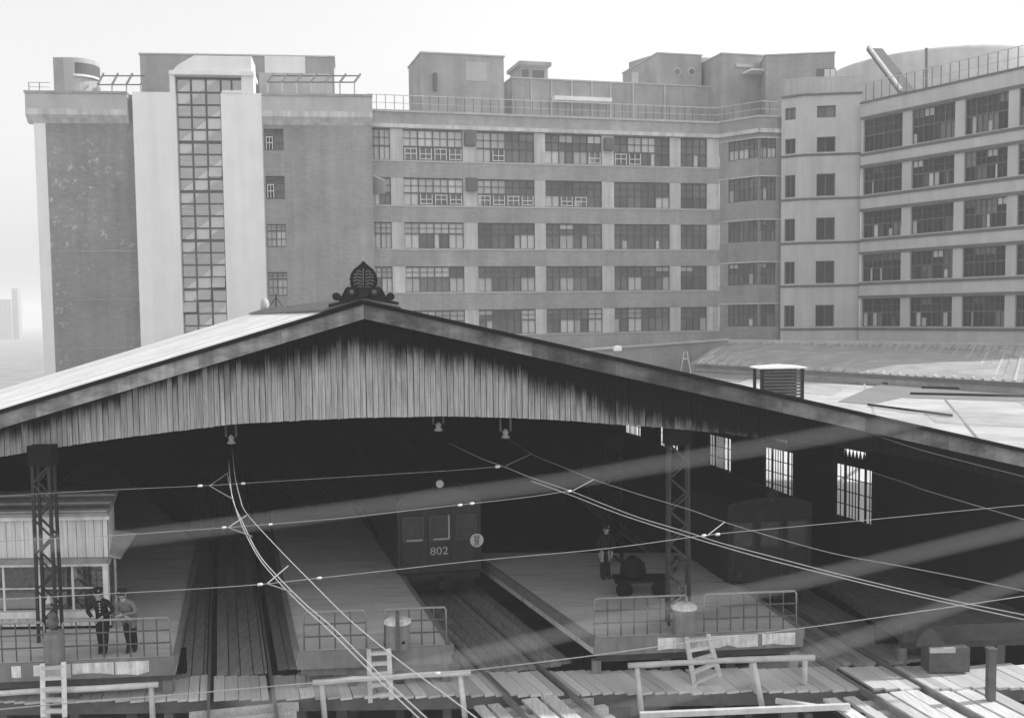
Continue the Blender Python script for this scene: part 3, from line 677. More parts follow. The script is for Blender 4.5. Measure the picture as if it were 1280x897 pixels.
patch([(868, 465), (945, 470), (925, 478), (868, 473)], 0.02, 'felt_and_shade')
for k_ in range(0, 9, 2):                    # lapped joints of the roofing felt
    pa, pb = PZ(900 + k_ * 45, 466 + k_ * 3.2, ZF + .006), PZ(860 + k_ * 62, 560, ZF + .006)
    obj('felt_seam', MB().beam(pa, pb, .10, .02), 'felt_and_shade2' if k_ % 3 else 'felt_and_shade', fr0)
patch([(1000, 478), (1062, 482), (1040, 494), (985, 489)], 0.012, 'felt_and_shade2')
patch([(1150, 512), (1310, 520), (1310, 536), (1170, 528)], 0.012, 'felt_and_shade2')
for y0, x0, x1 in ((484, 1152, 1310), (491.5, 1138, 1310)):
    q = MB(); q.tube([PZ(x0, y0, ZF + 0.08), PZ(x1, y0 + 4, ZF + 0.08)], 0.075); solo('roof_pole', q, 'tar', 'long dark pole lying on the flat station roof, ' + ('the one nearer the glazed slope' if y0 < 490 else 'the one nearer the shed gable'), 'pole', 'poles on the flat roof')
q = MB(); p = PZ(1123, 480, ZF); q.box(p + V((0, 0, 0.22)), (0.9, 0.6, 0.4)); q.box(p + V((-0.3, 0, 0.08)), (1.3, 0.7, 0.1)); q.lathe(p + V((0.1, 0, 0.4)), [(0.25, 0), (0.1, 0.16)], 8)
solo('roof_hatch', q, 'tar', 'small dark hatch lump on the flat roof by the glazed slope', 'hatch')
q = MB(); q.beam(PZ(1085, 505.5, ZF + 0.1), PZ(1190, 519, ZF + 0.1), 0.08, 0.10); solo('roof_gutter', q, 'tar', 'thin dark gutter strip on the flat roof along the shed rake', 'gutter')
# glazed slope
A_, B_ = PD(905, 428, 88), PD(1310, 433, 76)
Cc, Dd = c0 + ZV * 0.55, c1 + ZV * 0.62
def glz(k, tt): return (A_.lerp(B_, k)).lerp(Cc.lerp(Dd, k), tt)
q = MB(); q.add([A_, B_, Dd, Cc, A_ - ZV * .3, B_ - ZV * .3, Dd - ZV * .3, Cc - ZV * .3], [(0, 1, 2, 3), (7, 6, 5, 4), (0, 3, 7, 4), (1, 0, 4, 5), (2, 1, 5, 6), (3, 2, 6, 7)]); obj('glazed_slope', q, 'sheetdark' if 0 else 'roofgrey', fr0)
NG = 46
for i in range(NG + 1):
    k = i / NG; obj('glazing_bar', MB().beam(glz(k, 0.0) + ZV * .03, glz(k, 1.0) + ZV * .03, 0.13, 0.12), 'cornice' if i % 2 else 'roofgrey', fr0)
for i in range(NG):
    k0, k1 = (i + .08) / NG, (i + .92) / NG
    ta, tb = 0.02, 0.97
    q = MB(); q.prism([glz(k0, ta) + ZV * .012, glz(k1, ta) + ZV * .012, glz(k1, tb) + ZV * .012, glz(k0, tb) + ZV * .012], ZV * 0.012); obj('skylight_pane', q, 'roofpale', fr0)
q = MB(); q.prism([c0, c1, c1 + ZV * .6, c0 + ZV * .53], V((0.1, 0.35, 0))); obj('fascia', q, 'brick', fr0)
q = MB(); q.beam(A_ + ZV * .1, B_ + ZV * .1, .5, .35); obj('ridge_flashing', q, 'cornice', fr0)
q = MB(); q.prism([A_, Cc, c0 + V((0, 0, -6)), V((A_.x, A_.y, -2))], V((-0.3, 0, 0))); obj('end_wall', q, 'brick', fr0)
# wall below the main block
p0, p1 = PD(690, 440, 80), PD(910, 424, 86)
t = thing('yard_wall', (p0.x, p0.y, GZ), 'dim curved screen wall at the foot of the main block', 'wall')
q = MB(); q.prism([V((p0.x, p0.y, GZ)), V((p1.x, p1.y, GZ)), p1, p0], V((-0.1, 0.4, 0))); obj('wall_panel', q, 'brick', t)
q = MB(); q.beam(p0, p1, 0.4, 0.16); obj('coping', q, 'cornice', t)
# tripod aerial on low roof
base = PD(857, 452, 70); t = thing('roof_trestle', tuple(base - V((0, 0, 0.8))), 'small pale trestle frame on the low roof beyond the rake', 'trestle')
for dx in (-0.35, 0.35):
    obj('leg', MB().beam(base + V((dx, 0, -0.8)), base + V((dx * 0.3, 0, 0.7)), 0.04, 0.04), 'cement', t)
obj('crossbar', MB().beam(base + V((-0.2, 0, 0.2)), base + V((0.2, 0, 0.2)), 0.06, 0.06), 'cement', t)
q = MB(); p = PD(772, 436, 62); q.box(p, (0.45, 0.4, 0.22)); q.box(p + V((0, 0, 0.15)), (0.3, 0.3, 0.1)); solo('roof_vent', q, 'white', 'small white vent cap peeping over the shed rake', 'vent')
# louvred ventilator
dl = 44; p0, p1 = PD(951, 461, dl), PD(1002, 461, dl + 0.3)
lv = thing('roof_ventilator', tuple((p0 + p1) / 2 - ZV * 1.8), 'dark louvred ventilator box with a pale hipped lid behind the rake', 'ventilator')
wv = p1.x - p0.x; cx = (p0.x + p1.x) / 2; zt = p0.z; hb = 1.75
for sx_ in (-1, 1):
    for dy in (0, 1.2): obj('post', MB().box((cx + sx_ * (wv / 2 - 0.06), dl + dy, zt - hb / 2), (0.12, 0.12, hb)), 'tar', lv)
for i in range(12):
    z = zt - 0.12 - i * 0.14; q = MB()
    q.beam((cx - wv / 2 + .12, dl + .02, z), (cx + wv / 2 - .12, dl + .02, z), 0.12, 0.025, V((0, -0.6, 0.8))); obj('louvre', q, 'sheetdark', lv)
obj('back_panel', MB().box((cx, dl + .6, zt - hb / 2), (wv - .5, .9, hb)), 'tar', lv)
q = MB(); h = wv / 2 + .1
q.add([(cx - h, dl - .15, zt), (cx + h, dl - .15, zt), (cx + h, dl + 1.4, zt), (cx - h, dl + 1.4, zt), (cx - h, dl - .15, zt + .06), (cx + h, dl - .15, zt + .06), (cx + h, dl + 1.4, zt + .06), (cx - h, dl + 1.4, zt + .06), (cx, dl + .6, zt + .17)],
      [(3, 2, 1, 0), (0, 1, 5, 4), (1, 2, 6, 5), (2, 3, 7, 6), (3, 0, 4, 7), (4, 5, 8), (5, 6, 8), (6, 7, 8), (7, 4, 8)]); obj('lid', q, 'white', lv)

# ================================================================== TRAIN SHED
YR, YG, YB = 24.8, 26.0, 62.0               # verge, gable boarding, far end
pk = PD(455, 376, YR); le = PD(0, 513, YR); re = PD(1203, 544, YR)
far_pk = PD(330, 387.5, YB)
DR = (far_pk - pk) / (YB - YR)               # roof direction per metre of depth
tL = (pk.z - le.z) / (pk.x - le.x); tR = (pk.z - re.z) / (re.x - pk.x)
XL, XRr = -20.5, 15.2                        # eaves at the verge
def rz(x, y):                                # roof surface
    xr = pk.x + DR.x * (y - YR); zz = pk.z + DR.z * (y - YR)
    return zz - (tL * (xr - x) if x < xr else tR * (x - xr))
def sk(x, y): return x + DR.x * (y - YR)     # shift with the skewed axis
sh = thing('train_shed', (pk.x, YG, 0), 'big wooden train shed with a sooty boarded gable and arched opening', 'train shed')
# roof sheets: strips that run down the slope
def strip(name, xa, xb, ya, yb, lift, th, mt, parent=sh, kind=None):
    q = MB(); c = []
    for (x, y) in ((xa, ya), (xb, ya), (sk(xb, yb) - DR.x * (ya - YR), yb), (sk(xa, yb) - DR.x * (ya - YR), yb)): c.append(V((x, y, rz(x, y) + lift)))
    q.hexa([p - ZV * th for p in c] + c); return obj(name, q, mt, parent, kind)
NS = 24
for i in range(NS):
    ya = YR + (YB - YR) * i / NS; yb = YR + (YB - YR) * (i + 1) / NS - 0.02
    xL, xm, xR = sk(XL, ya), sk(pk.x, ya), sk(XRr, ya)
    for name, xa, xb in (('roof_sheet', xL, xm), ('roof_sheet', xm, xR)):
        q = MB(); c = []
        for (x, y) in ((xa, ya), (xb, ya), (xb + DR.x * (yb - ya), yb), (xa + DR.x * (yb - ya), yb)): c.append(V((x, y, rz(x, y) + (0.012 if i % 2 else 0.0))))
        q.hexa([p - ZV * .07 for p in c] + c); obj(name, q, 'sheet', sh)
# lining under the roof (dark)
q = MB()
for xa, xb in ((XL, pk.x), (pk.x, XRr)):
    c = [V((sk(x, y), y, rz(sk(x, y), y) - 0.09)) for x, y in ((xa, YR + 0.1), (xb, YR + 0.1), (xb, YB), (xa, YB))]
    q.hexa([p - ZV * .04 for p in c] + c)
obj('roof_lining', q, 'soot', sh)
# bargeboards
for (xa, xb, lab) in ((XL, pk.x - 0.005, None), (pk.x + 0.005, XRr, None)):
    n = 9
    for i in range(n):
        x0 = xa + (xb - xa) * i / n; x1 = xa + (xb - xa) * (i + 1) / n - (0.006 if i < n - 1 else 0)
        z0, z1 = rz(x0, YR) - 0.085, rz(x1, YR) - 0.085
        q = MB(); q.prism([V((x0, YR - 0.02, z0)), V((x1, YR - 0.02, z1)), V((x1, YR - 0.02, z1 - 0.34)), V((x0, YR - 0.02, z0 - 0.34))], V((0, 0.06, 0))); obj('bargeboard', q, 'barge' if xa < -5 else 'barge_worn', sh)
    # rolled verge trim on top
    q = MB(); q.beam(V((xa, YR - 0.06, rz(xa, YR) - 0.03)), V((xb, YR - 0.06, rz(xb, YR) - 0.03)), 0.10, 0.10); obj('verge_trim', q, 'tar', sh)
# gable boards
def arc(x):                                   # lower edge of the boarding
    tab = [(-300, 640), (-100, 592), (0, 570), (75, 558), (150, 547), (290, 530), (380, 525), (450, 522), (560, 520), (640, 522), (700, 525), (850, 536), (900, 541), (930, 545), (1000, 552), (1100, 565), (1203, 585), (1300, 610)]
    px = PX + F * x / (YG)                   # boards stand on one plane: depth is constant there
    for (a, ya), (b, yb) in zip(tab, tab[1:]):
        if px <= b:
            y = ya + (yb - ya) * (px - a) / (b - a); break
    else: y = tab[-1][1]
    return PD(px, y, YG).z
bwid = 0.148; x = -19.6; k = 0
while x < 14.8:
    x1 = x + bwid * random.uniform(0.85, 1.12); ga = random.uniform(0.008, 0.020); o = random.uniform(0, 0.02)
    zt0, zt1 = rz(x, YG) - 0.14, rz(x1, YG) - 0.14
    zb0, zb1 = arc(x) + random.uniform(-.012, .012), arc(x1)
    nseg = 7; vs = []; so_ = []
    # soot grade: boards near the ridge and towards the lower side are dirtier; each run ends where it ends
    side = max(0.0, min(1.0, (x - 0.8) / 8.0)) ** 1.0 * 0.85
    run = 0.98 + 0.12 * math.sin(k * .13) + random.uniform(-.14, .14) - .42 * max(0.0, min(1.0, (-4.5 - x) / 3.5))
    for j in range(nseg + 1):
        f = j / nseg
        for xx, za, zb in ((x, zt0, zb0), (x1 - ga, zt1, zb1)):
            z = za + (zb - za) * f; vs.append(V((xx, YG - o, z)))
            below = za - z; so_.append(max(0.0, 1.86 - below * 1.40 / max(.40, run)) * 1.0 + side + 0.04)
    fs = [(2 * j, 2 * j + 1, 2 * j + 3, 2 * j + 2) for j in range(nseg)]
    n0 = len(vs); vs2 = vs + [v + V((0, .03, 0)) for v in vs]
    fs += [(n0 + a, n0 + d, n0 + c, n0 + b) for a, b, c, d in fs]
    fs += [(0, n0, n0 + 1, 1), (2 * nseg, 2 * nseg + 1, n0 + 2 * nseg + 1, n0 + 2 * nseg)]
    for j in range(nseg):
        fs += [(2 * j, 2 * j + 2, n0 + 2 * j + 2, n0 + 2 * j), (2 * j + 1, n0 + 2 * j + 1, n0 + 2 * j + 3, 2 * j + 3)]
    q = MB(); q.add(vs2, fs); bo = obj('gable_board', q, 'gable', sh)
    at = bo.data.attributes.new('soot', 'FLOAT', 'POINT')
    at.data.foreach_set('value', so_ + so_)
    x = x1; k += 1
# backing and arched head beam behind the boards
q = MB(); N = 60
for i in range(N):
    x0 = -19.5 + 34.2 * i / N; x1 = -19.5 + 34.2 * (i + 1) / N
    q.prism([V((x0, YG + .05, rz(x0, YG) - .16)), V((x1, YG + .05, rz(x1, YG) - .16)), V((x1, YG + .05, arc(x1) + .04)), V((x0, YG + .05, arc(x0) + .04))], V((0, .12, 0)))
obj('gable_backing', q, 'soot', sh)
# purlins (dark, seen against the lining) and trusses
for x0 in (-16, -12, -8, 0.5, 4.5, 8.5, 12):
    a = V((sk(x0, YG + .3), YG + .3, rz(sk(x0, YG + .3), YG + .3) - .28)); b = V((sk(x0, YB), YB, rz(sk(x0, YB), YB) - .28))
    obj('purlin', MB().beam(a, b, .16, .22), 'soot', sh)
# walls
WR0 = PD(1330, 600, 26.0); WRX = WR0.x
def wallx(y): return WRX + DR.x * (y - 26.0)
SW = Wall((WRX, 26.0), (DR.x, 1.0)); SW.n = V((-1, DR.x, 0)).normalized()
wins = []
for pxc in (1066, 972, 899, 835, 790): wins.append(SW.s_at(pxc, 500))
wins[3] = (wins[2] + wins[4]) / 2 if False else wins[3]
hw = 1.05; zwb, zwt = 1.95, 3.75
cuts = sorted(wins); prev = 0.0
q = MB(); ax = (SW.u, SW.n, ZV)
def wslab(a0, a1, z0, z1, o0=-0.2, o1=0.0):
    return MB().box(SW.pt((a0 + a1) / 2, (z0 + z1) / 2, (o0 + o1) / 2), (a1 - a0, o1 - o0, z1 - z0), ax)
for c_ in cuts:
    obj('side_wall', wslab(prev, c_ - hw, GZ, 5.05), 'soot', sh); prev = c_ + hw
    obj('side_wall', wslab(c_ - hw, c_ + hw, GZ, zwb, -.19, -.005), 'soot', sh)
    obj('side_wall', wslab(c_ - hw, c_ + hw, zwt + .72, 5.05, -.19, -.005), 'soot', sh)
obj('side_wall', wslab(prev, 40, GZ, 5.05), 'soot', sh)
for j, c_ in enumerate(cuts):
    f = MB()
    def bar(a0, a1, z0, z1, d=0): 
        f.box(SW.pt((a0 + a1) / 2, (z0 + z1) / 2, -.1 + d), (a1 - a0, .03, z1 - z0), ax)
    L0 = c_ - hw
    for a0, a1 in ((0, .06), (.40, .50), (.78, .84), (1.50, 1.62), (2.04, 2.1)): bar(L0 + a0, L0 + a1, zwb, zwt)
    for a0 in (.21, .98, 1.15, 1.32, 1.82): bar(L0 + a0, L0 + a0 + .02, zwb, zwt, -.002)
    for i in range(5): bar(L0, L0 + 2.1, zwb + (zwt - zwb) * i / 4 - .014, zwb + (zwt - zwb) * i / 4 + .014, -.004)
    bar(L0, L0 + 2.1, zwt, zwt + .22, .004)
    # zigzag boarding of the vent strip over the lights
    for i in range(6):
        a0 = L0 + .45 + i * .2
        f.prism([SW.pt(a0, zwt + .22, -.12), SW.pt(a0 + .2, zwt + .22, -.12), SW.pt(a0 + .1, zwt + .55, -.12)], SW.n * .03)
    bar(L0, L0 + .45, zwt + .22, zwt + .72, .006); bar(L0 + 1.65, L0 + 2.1, zwt + .22, zwt + .72, .006); bar(L0 + .45, L0 + 1.65, zwt + .55, zwt + .72, .006)
    fr = obj('window', f, 'soot', sh)
    for a0, a1 in ((.05, .41), (.49, .79), (.83, 1.51), (1.61, 2.05)):
        unit(fr, 'pane', 'frost', SW.pt(L0 + (a0 + a1) / 2, (zwb + zwt) / 2, -.125), (a1 - a0, .006, zwt - zwb), ax)
    unit(fr, 'pane', 'frost', SW.pt(L0 + 1.05, zwt + .39, -.145), (1.2, .006, .34), ax)
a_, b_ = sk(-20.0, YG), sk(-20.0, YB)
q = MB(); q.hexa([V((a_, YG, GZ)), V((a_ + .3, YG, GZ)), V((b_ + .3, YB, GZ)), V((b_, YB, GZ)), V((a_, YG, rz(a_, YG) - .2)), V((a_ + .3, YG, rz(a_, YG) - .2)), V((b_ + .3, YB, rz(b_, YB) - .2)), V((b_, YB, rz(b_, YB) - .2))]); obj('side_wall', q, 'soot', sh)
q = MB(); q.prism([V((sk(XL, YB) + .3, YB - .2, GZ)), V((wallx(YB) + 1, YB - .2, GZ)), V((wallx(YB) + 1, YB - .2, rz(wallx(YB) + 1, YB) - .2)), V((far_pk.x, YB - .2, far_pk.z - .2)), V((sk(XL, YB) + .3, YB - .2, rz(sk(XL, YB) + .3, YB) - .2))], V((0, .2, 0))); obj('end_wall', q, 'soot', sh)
# ridge capping
for i in range(30):
    ya = YR + .4 + i * 1.2; yb = ya + 1.17
    for sgn, tt in ((-1, tL), (1, tR)):
        q = MB(); c = []
        for dx, y in ((0, ya), (sgn * .95, ya), (sgn * .95, yb), (0, yb)):
            xx = sk(pk.x, y) + dx; c.append(V((xx, y, rz(xx, y) + (.10 if i % 2 else .085))))
        q.hexa([p - ZV * .06 for p in c] + c); obj('ridge_tile', q, 'sheetdark', sh)
# ridge finial ---------------------------------------------------------------
fy = YR - .14
fb = PD(455, 377, fy)
fin = thing('ridge_finial', (fb.x, fy, fb.z), 'dark carved leaf shaped finial with scrolls on the gable peak', 'finial')
k0 = 9.846
def fp(x, y, dy=0.0): p = PD(390 + x / k0, 320 + y / k0, fy); return V((p.x, fy + dy, p.z))
leaf = [(636, 68), (662, 100), (700, 132), (748, 168), (784, 222), (800, 285), (797, 340), (782, 385), (720, 420), (640, 440), (560, 420), (492, 385), (478, 340), (474, 285), (488, 222), (524, 168), (572, 132), (610, 100)]
obj('leaf', MB().prism([fp(*p, dy=.0) for p in leaf], V((0, .16, 0))), 'tile', fin)
rim = [fp(x, y, -.02) for x, y in leaf[:8]]; rim2 = [fp(x, y, -.02) for x, y in [leaf[0]] + leaf[:10:-1]]
obj('leaf_rim', MB().tube(rim, .022, 6), 'tile', fin); obj('leaf_rim', MB().tube(rim2, .022, 6), 'tile', fin)
obj('leaf_vein', MB().tube([fp(632, 150, -.02), fp(630, 400, -.02)], .018, 6), 'tilehi', fin)
for sgn in (-1, 1):
    for i, y in enumerate((190, 228, 266, 305, 345, 382)):
        wdt = (70, 100, 108, 108, 95, 60)[i]
        obj('leaf_vein', MB().tube([fp(636 + sgn * 24, y + 6, -.015), fp(636 + sgn * (24 + wdt * .5), y - 12, -.03), fp(636 + sgn * (20 + wdt), y + 8, -.01)], .021, 6), 'tilehi', fin)
    obj('scroll', MB().prism([fp(636 + sgn * a, b, -.03) for a, b in ((150, 385), (190, 375), (225, 400), (250, 450), (275, 500), (300, 520), (300, 560), (60, 520), (60, 420))], V((0, .17, 0))), 'tile', fin)
    for cx_, cy_, r_ in ((332, 498, 48), (140, 440, 58)):
        obj('scroll_boss', MB().disc(fp(636 + sgn * cx_, cy_, -.02), (0, 1, 0), r_ / k0 * fy / F, .2, 18), 'tile', fin)
        obj('scroll_eye', MB().disc(fp(636 + sgn * cx_, cy_, -.13), (0, 1, 0), r_ / k0 * fy / F * .45, .03, 12), 'tilehi' if cx_ < 200 else 'tile', fin)
    a = fp(636 + sgn * 10, 505, .04); b = fp(636 + sgn * 428, 612 if sgn < 0 else 585, .04)
    obj('base_bar', MB().beam(a, b, .2, .075), 'tile', fin)
obj('scroll_boss', MB().disc(fp(645, 450, -.03), (0, 1, 0), .125, .2, 18), 'tile', fin)
obj('peak_boss', MB().disc(fp(636, 490, -.05), (0, 1, 0), .05, .12, 12), 'tilehi', fin)
# small aerial and lump by the ridge behind
base = PD(345, 384, 55); t = thing('roof_aerial', tuple(base), 'thin tripod aerial on the far end of the shed ridge', 'aerial')
obj('mast', MB().tube([base, PD(345, 367, 55)], .035), 'tar', t)
for px in (336, 354): obj('stay', MB().tube([PD(px, 384, 55), PD(345, 372, 55)], .02), 'tar', t)
p = PD(331, 382, 58); q = MB(); q.lathe(p - ZV * .3, [(.2, 0), (.26, .3), (.2, .6), (.06, .72)], 10); solo('ridge_ornament', q, 'cornice', 'pale weathered knob ornament at the far end of the shed ridge', 'ornament', smooth=True)

# ------------------------------------------------------------------ tracks
G = 1.435
T1 = [PZ(*p, 0.0) for p in ((307, 935), (303, 895), (294.5, 752), (289, 640), (286, 540))]
T2 = [PZ(*p, 0.0) for p in ((770, 952), (704, 895), (639, 837), (556, 757), (477, 680), (427, 640))]
T3 = [PZ(*p, 0.0) for p in ((1213, 915), (1147, 877), (1077, 836), (985, 780), (890, 716))]
def line_at(L, y):
    for a, b in zip(L, L[1:]):
        if a.y <= y <= b.y: k = (y - a.y) / (b.y - a.y); return a.lerp(b, k), (b - a).normalized()
    a, b = (L[0], L[1]) if y < L[0].y else (L[-2], L[-1])
    d = (b - a).normalized(); return a + d * ((y - a.y) / d.y), d
def off(L, y, o):
    p, d = line_at(L, y); return p + V((d.y, -d.x, 0)) * o
def along(L, o, y0, y1, n=6): return [off(L, y0 + (y1 - y0) * i / n, o) for i in range(n + 1)]
def ribbon(pl, w, z0, z1):                   # box-section strip along a polyline
    q = MB(); n = len(pl); L = []; R = []
    for i, p in enumerate(pl):
        d = (pl[min(i + 1, n - 1)] - pl[max(i - 1, 0)]).normalized(); s = V((d.y, -d.x, 0)) * w / 2
        L.append(V((p.x, p.y, 0)) - s); R.append(V((p.x, p.y, 0)) + s)
    vs = []
    for i in range(n): vs += [L[i] + ZV * z0, R[i] + ZV * z0, R[i] + ZV * z1, L[i] + ZV * z1]
    fs = [(3, 2, 1, 0), (4 * n - 4, 4 * n - 3, 4 * n - 2, 4 * n - 1)]
    for i in range(n - 1):
        for k in range(4): fs.append((4 * i + k, 4 * i + (k + 1) % 4, 4 * i + 4 + (k + 1) % 4, 4 * i + 4 + k))
    return q.add(vs, fs)
rails_at = {}
def offs(L, y, o): return off(L, y, o)
WY0, WY1 = 24.15, 25.75                      # footwalk across the tracks
def track(L, label, y_near, y_far, offl, offr, group):
    t = thing('railway_track', tuple(off(L, 26, 0)), label, 'track', group)
    for sgn in (-1, 1):
        obj('rail', ribbon(along(L, sgn * (G / 2 + .035), y_near, y_far, 14), .07, -.12, .045), 'rail', t)
    # boards laid along the track
    cells = []
    x = -offl
    while x < offr - .1:
        wdt = random.uniform(.26, .36); a, b = x, min(x + wdt, offr); x = b
        for sgn in (-1, 1):
            r0, r1 = sgn * (G / 2 + .035) - .058, sgn * (G / 2 + .035) + .066
            if a < r1 and b > r0:            # leave the flangeway open
                if a < r0: b = r0
                elif b > r1: a = r1
                else: a = b
        if b - a > .07: cells.append((a, b))
    for a, b in cells:
        y = WY1 + .05 + random.uniform(0, .2)
        while y < y_far:
            ln = random.uniform(4, 9); y2 = min(y + ln, y_far)
            obj('deck_board', ribbon(along(L, (a + b) / 2, y, y2 - .02, 4), b - a - .025, -.07 + random.uniform(-.012, .012), random.uniform(-.012, .012)), 'deck', t); y = y2
    # open sleepers on girders in front of the footwalk
    for sgn in (-1, 1):
        obj('girder', ribbon(along(L, sgn * .75, y_near, WY1 + 10, 6), .3, -.95, -.29), 'oldtimber', t)
    y = WY0 - .35
    while y > y_near:
        p, d = line_at(L, y); n = V((d.y, -d.x, 0))
        obj('sleeper', MB().box(p - ZV * .20 + n * random.uniform(-.08, .08), (2.5, .22, .17), (n, d, ZV)), 'timber', t); y -= .58
    return t
TG = 'tracks running into the train shed'
t1 = track(T1, 'boarded track beneath the swooping pair of bright wires', 21.2, 60, 1.75, 1.55, TG)
t2 = track(T2, 'boarded track on which the dark train stands, curving from the shed', 18.5, 58, 1.45, 1.75, TG)
t3 = track(T3, 'boarded track beyond the wide platform, sunlit where it leaves the shed', 19.5, 50, 1.2, 2.3, TG)
# sunlit boards laid between and beside the rails in front of the footwalk
for t_, L_, lst in ((t2, T2, ((-.25, .42), (.22, .38), (-1.15, .3), (-1.5, .28))), (t3, T3, ((-.40, .34), (0, .4), (.40, .34), (1.1, .42), (1.6, .45), (-1.25, .3), (-1.75, .35), (2.1, .42)))):
    for o_, w_ in lst:
        y1 = WY0 - .06; y0 = y1 - random.uniform(2.2, 4.0)
        obj('loose_board', ribbon(along(L_, o_, y0, y1, 4), w_ - .03, -.11, -.055 + random.uniform(-.01, .02)), 'timber', t_)
# footwalk
fw = thing('footwalk', (0, 25, 0), 'plank footwalk laid across all the tracks before the platform ends', 'footwalk')
xs = []
railx = sorted(off(L, 24.95, s * (G / 2 + .035)).x for L in (T1, T2, T3) for s in (-1, 1))
x = -13.0
while x < 14.0:
    w_ = random.uniform(.24, .36); a, b = x, x + w_; x = b
    for r in railx:
        if a < r + .07 and b > r - .065:
            if a < r - .065: b = r - .065
            elif b > r + .07: a = r + .07
            else: a = b
    if b - a < .06: continue
    xm = (a + b) / 2
    # direction follows the nearest track
    L = min((T1, T2, T3), key=lambda L: abs(off(L, 25, 0).x - xm)); d = line_at(L, 24.95)[1]; n = V((d.y, -d.x, 0))
    ln = random.uniform(1.5, 1.62) / d.y; sh_ = random.uniform(-.05, .05)
    c = V((xm, 24.95 + sh_, -.03 + random.uniform(-.008, .008)))
    unit(fw, 'plank', 'timber', c, ((b - a - .012) * d.y, ln, .06), (n, d, ZV))
for y, h in ((WY0 + .12, .28), (WY1 - .2, .28)):
    obj('joist', MB().box((0, y, -.07 - h / 2), (27, .2, h)), 'oldtimber', fw)
for x in (-11.5, -8.4, -3.4, -1.6, 0.2, 3.6, 5.6, 7.2, 12.5):
    obj('trestle_post', MB().box((x, WY0 + .15, (-.36 + GZ) / 2), (.26, .26, -GZ - .36)), 'oldtimber', fw)
obj('cross_beam', MB().box((0, WY0 + .15, -2.0), (27, .16, .25)), 'oldtimber', fw)

# ------------------------------------------------------------------ platforms
ZP = 0.95
def platform(poly, front, label, white, depth=.42, top_mat='plat', face_mat='platface', under='blackm'):
    """poly: pixel corners of the top (front-left, front-right, back-right, back-left)"""
    c = [PZ(*p, ZP) for p in poly]
    t = thing('platform', tuple((c[0] + c[1]) / 2 - ZV * ZP), label, 'platform', 'platforms of the station')
    top = [V((p.x, p.y, ZP - depth)) for p in c]
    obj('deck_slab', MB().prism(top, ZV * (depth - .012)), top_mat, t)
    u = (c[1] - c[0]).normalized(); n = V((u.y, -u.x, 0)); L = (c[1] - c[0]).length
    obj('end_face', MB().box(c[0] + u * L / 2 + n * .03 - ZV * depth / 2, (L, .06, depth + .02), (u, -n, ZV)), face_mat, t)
    for a, b in white:
        pa, pb = c[0] + u * a * L, c[0] + u * b * L; q = MB()
        N = max(2, int((pb - pa).length / .25)); pts = []
        for i in range(N + 1):
            p = pa.lerp(pb, i / N); pts.append(p - ZV * (depth - .03 - random.uniform(0, .10)) + n * .064)
        poly_ = [pa - ZV * .05 + n * .064] + pts[0:] + [pb - ZV * .05 + n * .064]
        obj('whitewash', q.prism(poly_, n * .004), 'lime', t)
    for a, b in ((c[1], c[2]), (c[0], c[3])):  # side kerbs
        obj('edge_kerb', MB().beam(a - ZV * .10, b - ZV * .10, .12, .24), face_mat, t)
    obj('under_beam', MB().box(c[0] + u * L / 2 - n * .25 - ZV * (depth + .13), (L * .96, .2, .22), (u, -n, ZV)), 'oldtimber' if under == 'blackm' else 'platface', t)
    obj('under_shade_or_wall', MB().box(c[0] + u * L / 2 - n * 1.6 - ZV * (depth + .5), (L * .98, .2, 1.2), (u, -n, ZV)), under, t)  # near-black panel paints the shade beneath; pale only under the narrow platform
    for a in (.02, .35, .66, .97):
        p = c[0] + u * L * a - n * .22; obj('post', MB().box((p.x, p.y, (ZP - depth - .2 + GZ) / 2), (.22, .22, ZP - depth - .2 - GZ)), 'concrete' if a > .9 or a < .1 else 'oldtimber', t)
    return t, c, u, n
pl1, c1_, u1, n1 = platform([(-170, 836), (219, 820), (247, 680), (120, 560)], None, 'long platform with a boarded hut and two railwaymen at its railing', ((.10, .42), (.47, .5), (.54, .66), (.665, .80), (.805, .915)))
pl2, c2_, u2, n2 = platform([(371, 814), (564, 806), (440, 630), (335, 640)], None, 'narrow bare platform beside the standing train', (), under='plat')
pl3, c3_, u3, n3 = platform([(742, 797), (1003, 786), (862, 690), (590, 690)], None, 'wide platform with the tall lattice mast at its end', ((.30, .78),) + ((.80, .96),))
# edge of a fourth platform
pl4, c4_, u4, n4 = platform([(1128, 782), (1320, 775), (1160, 700), (1010, 705)], None, 'dim platform by the side wall of the shed', (), top_mat='oldtimber', face_mat='oldtimber')

# platform barriers
def barrier(pA, pB, ztop, cols, label, d0, mt='pipe'):
    """pipe lattice between foot points pA, pB (world), cols = number of fields"""
    t = thing('platform_railing', tuple(pA), label, 'railing', 'pipe railings on the platform ends')
    top = MB(); a, b = pA + ZV * ztop, pB + ZV * ztop
    u = (b - a).normalized()
    top.tube([pA + ZV * .0, a - ZV * .06, a + u * .05, b - u * .05, b - ZV * .06, pB], .028, 8); obj('top_rail', top, 'pipelight', t, smooth=True)
    for f in (.34, .67): obj('rail_bar', MB().tube([pA + ZV * ztop * f, pB + ZV * ztop * f], .020, 6), mt, t)
    for i in range(1, cols):
        p = pA.lerp(pB, i / cols); obj('baluster', MB().tube([p, p + ZV * (ztop - .02)], .018, 6), mt, t)
    return t
def foot(px, c, u):                          # a point on the platform end under the pixel column
    o, n = c[0] - V((u.y, -u.x, 0)) * .12, V((u.y, -u.x, 0)); return PP(px, 800, o, n) * V((1, 1, 0)) if False else (lambda p: V((p.x, p.y, ZP)))(PP(px, 800, o, n))
barrier(foot(-70, c1_, u1), foot(55.5, c1_, u1), .92, 7, 'platform railing in front of the hut, ending at the concrete mast foot', 0)
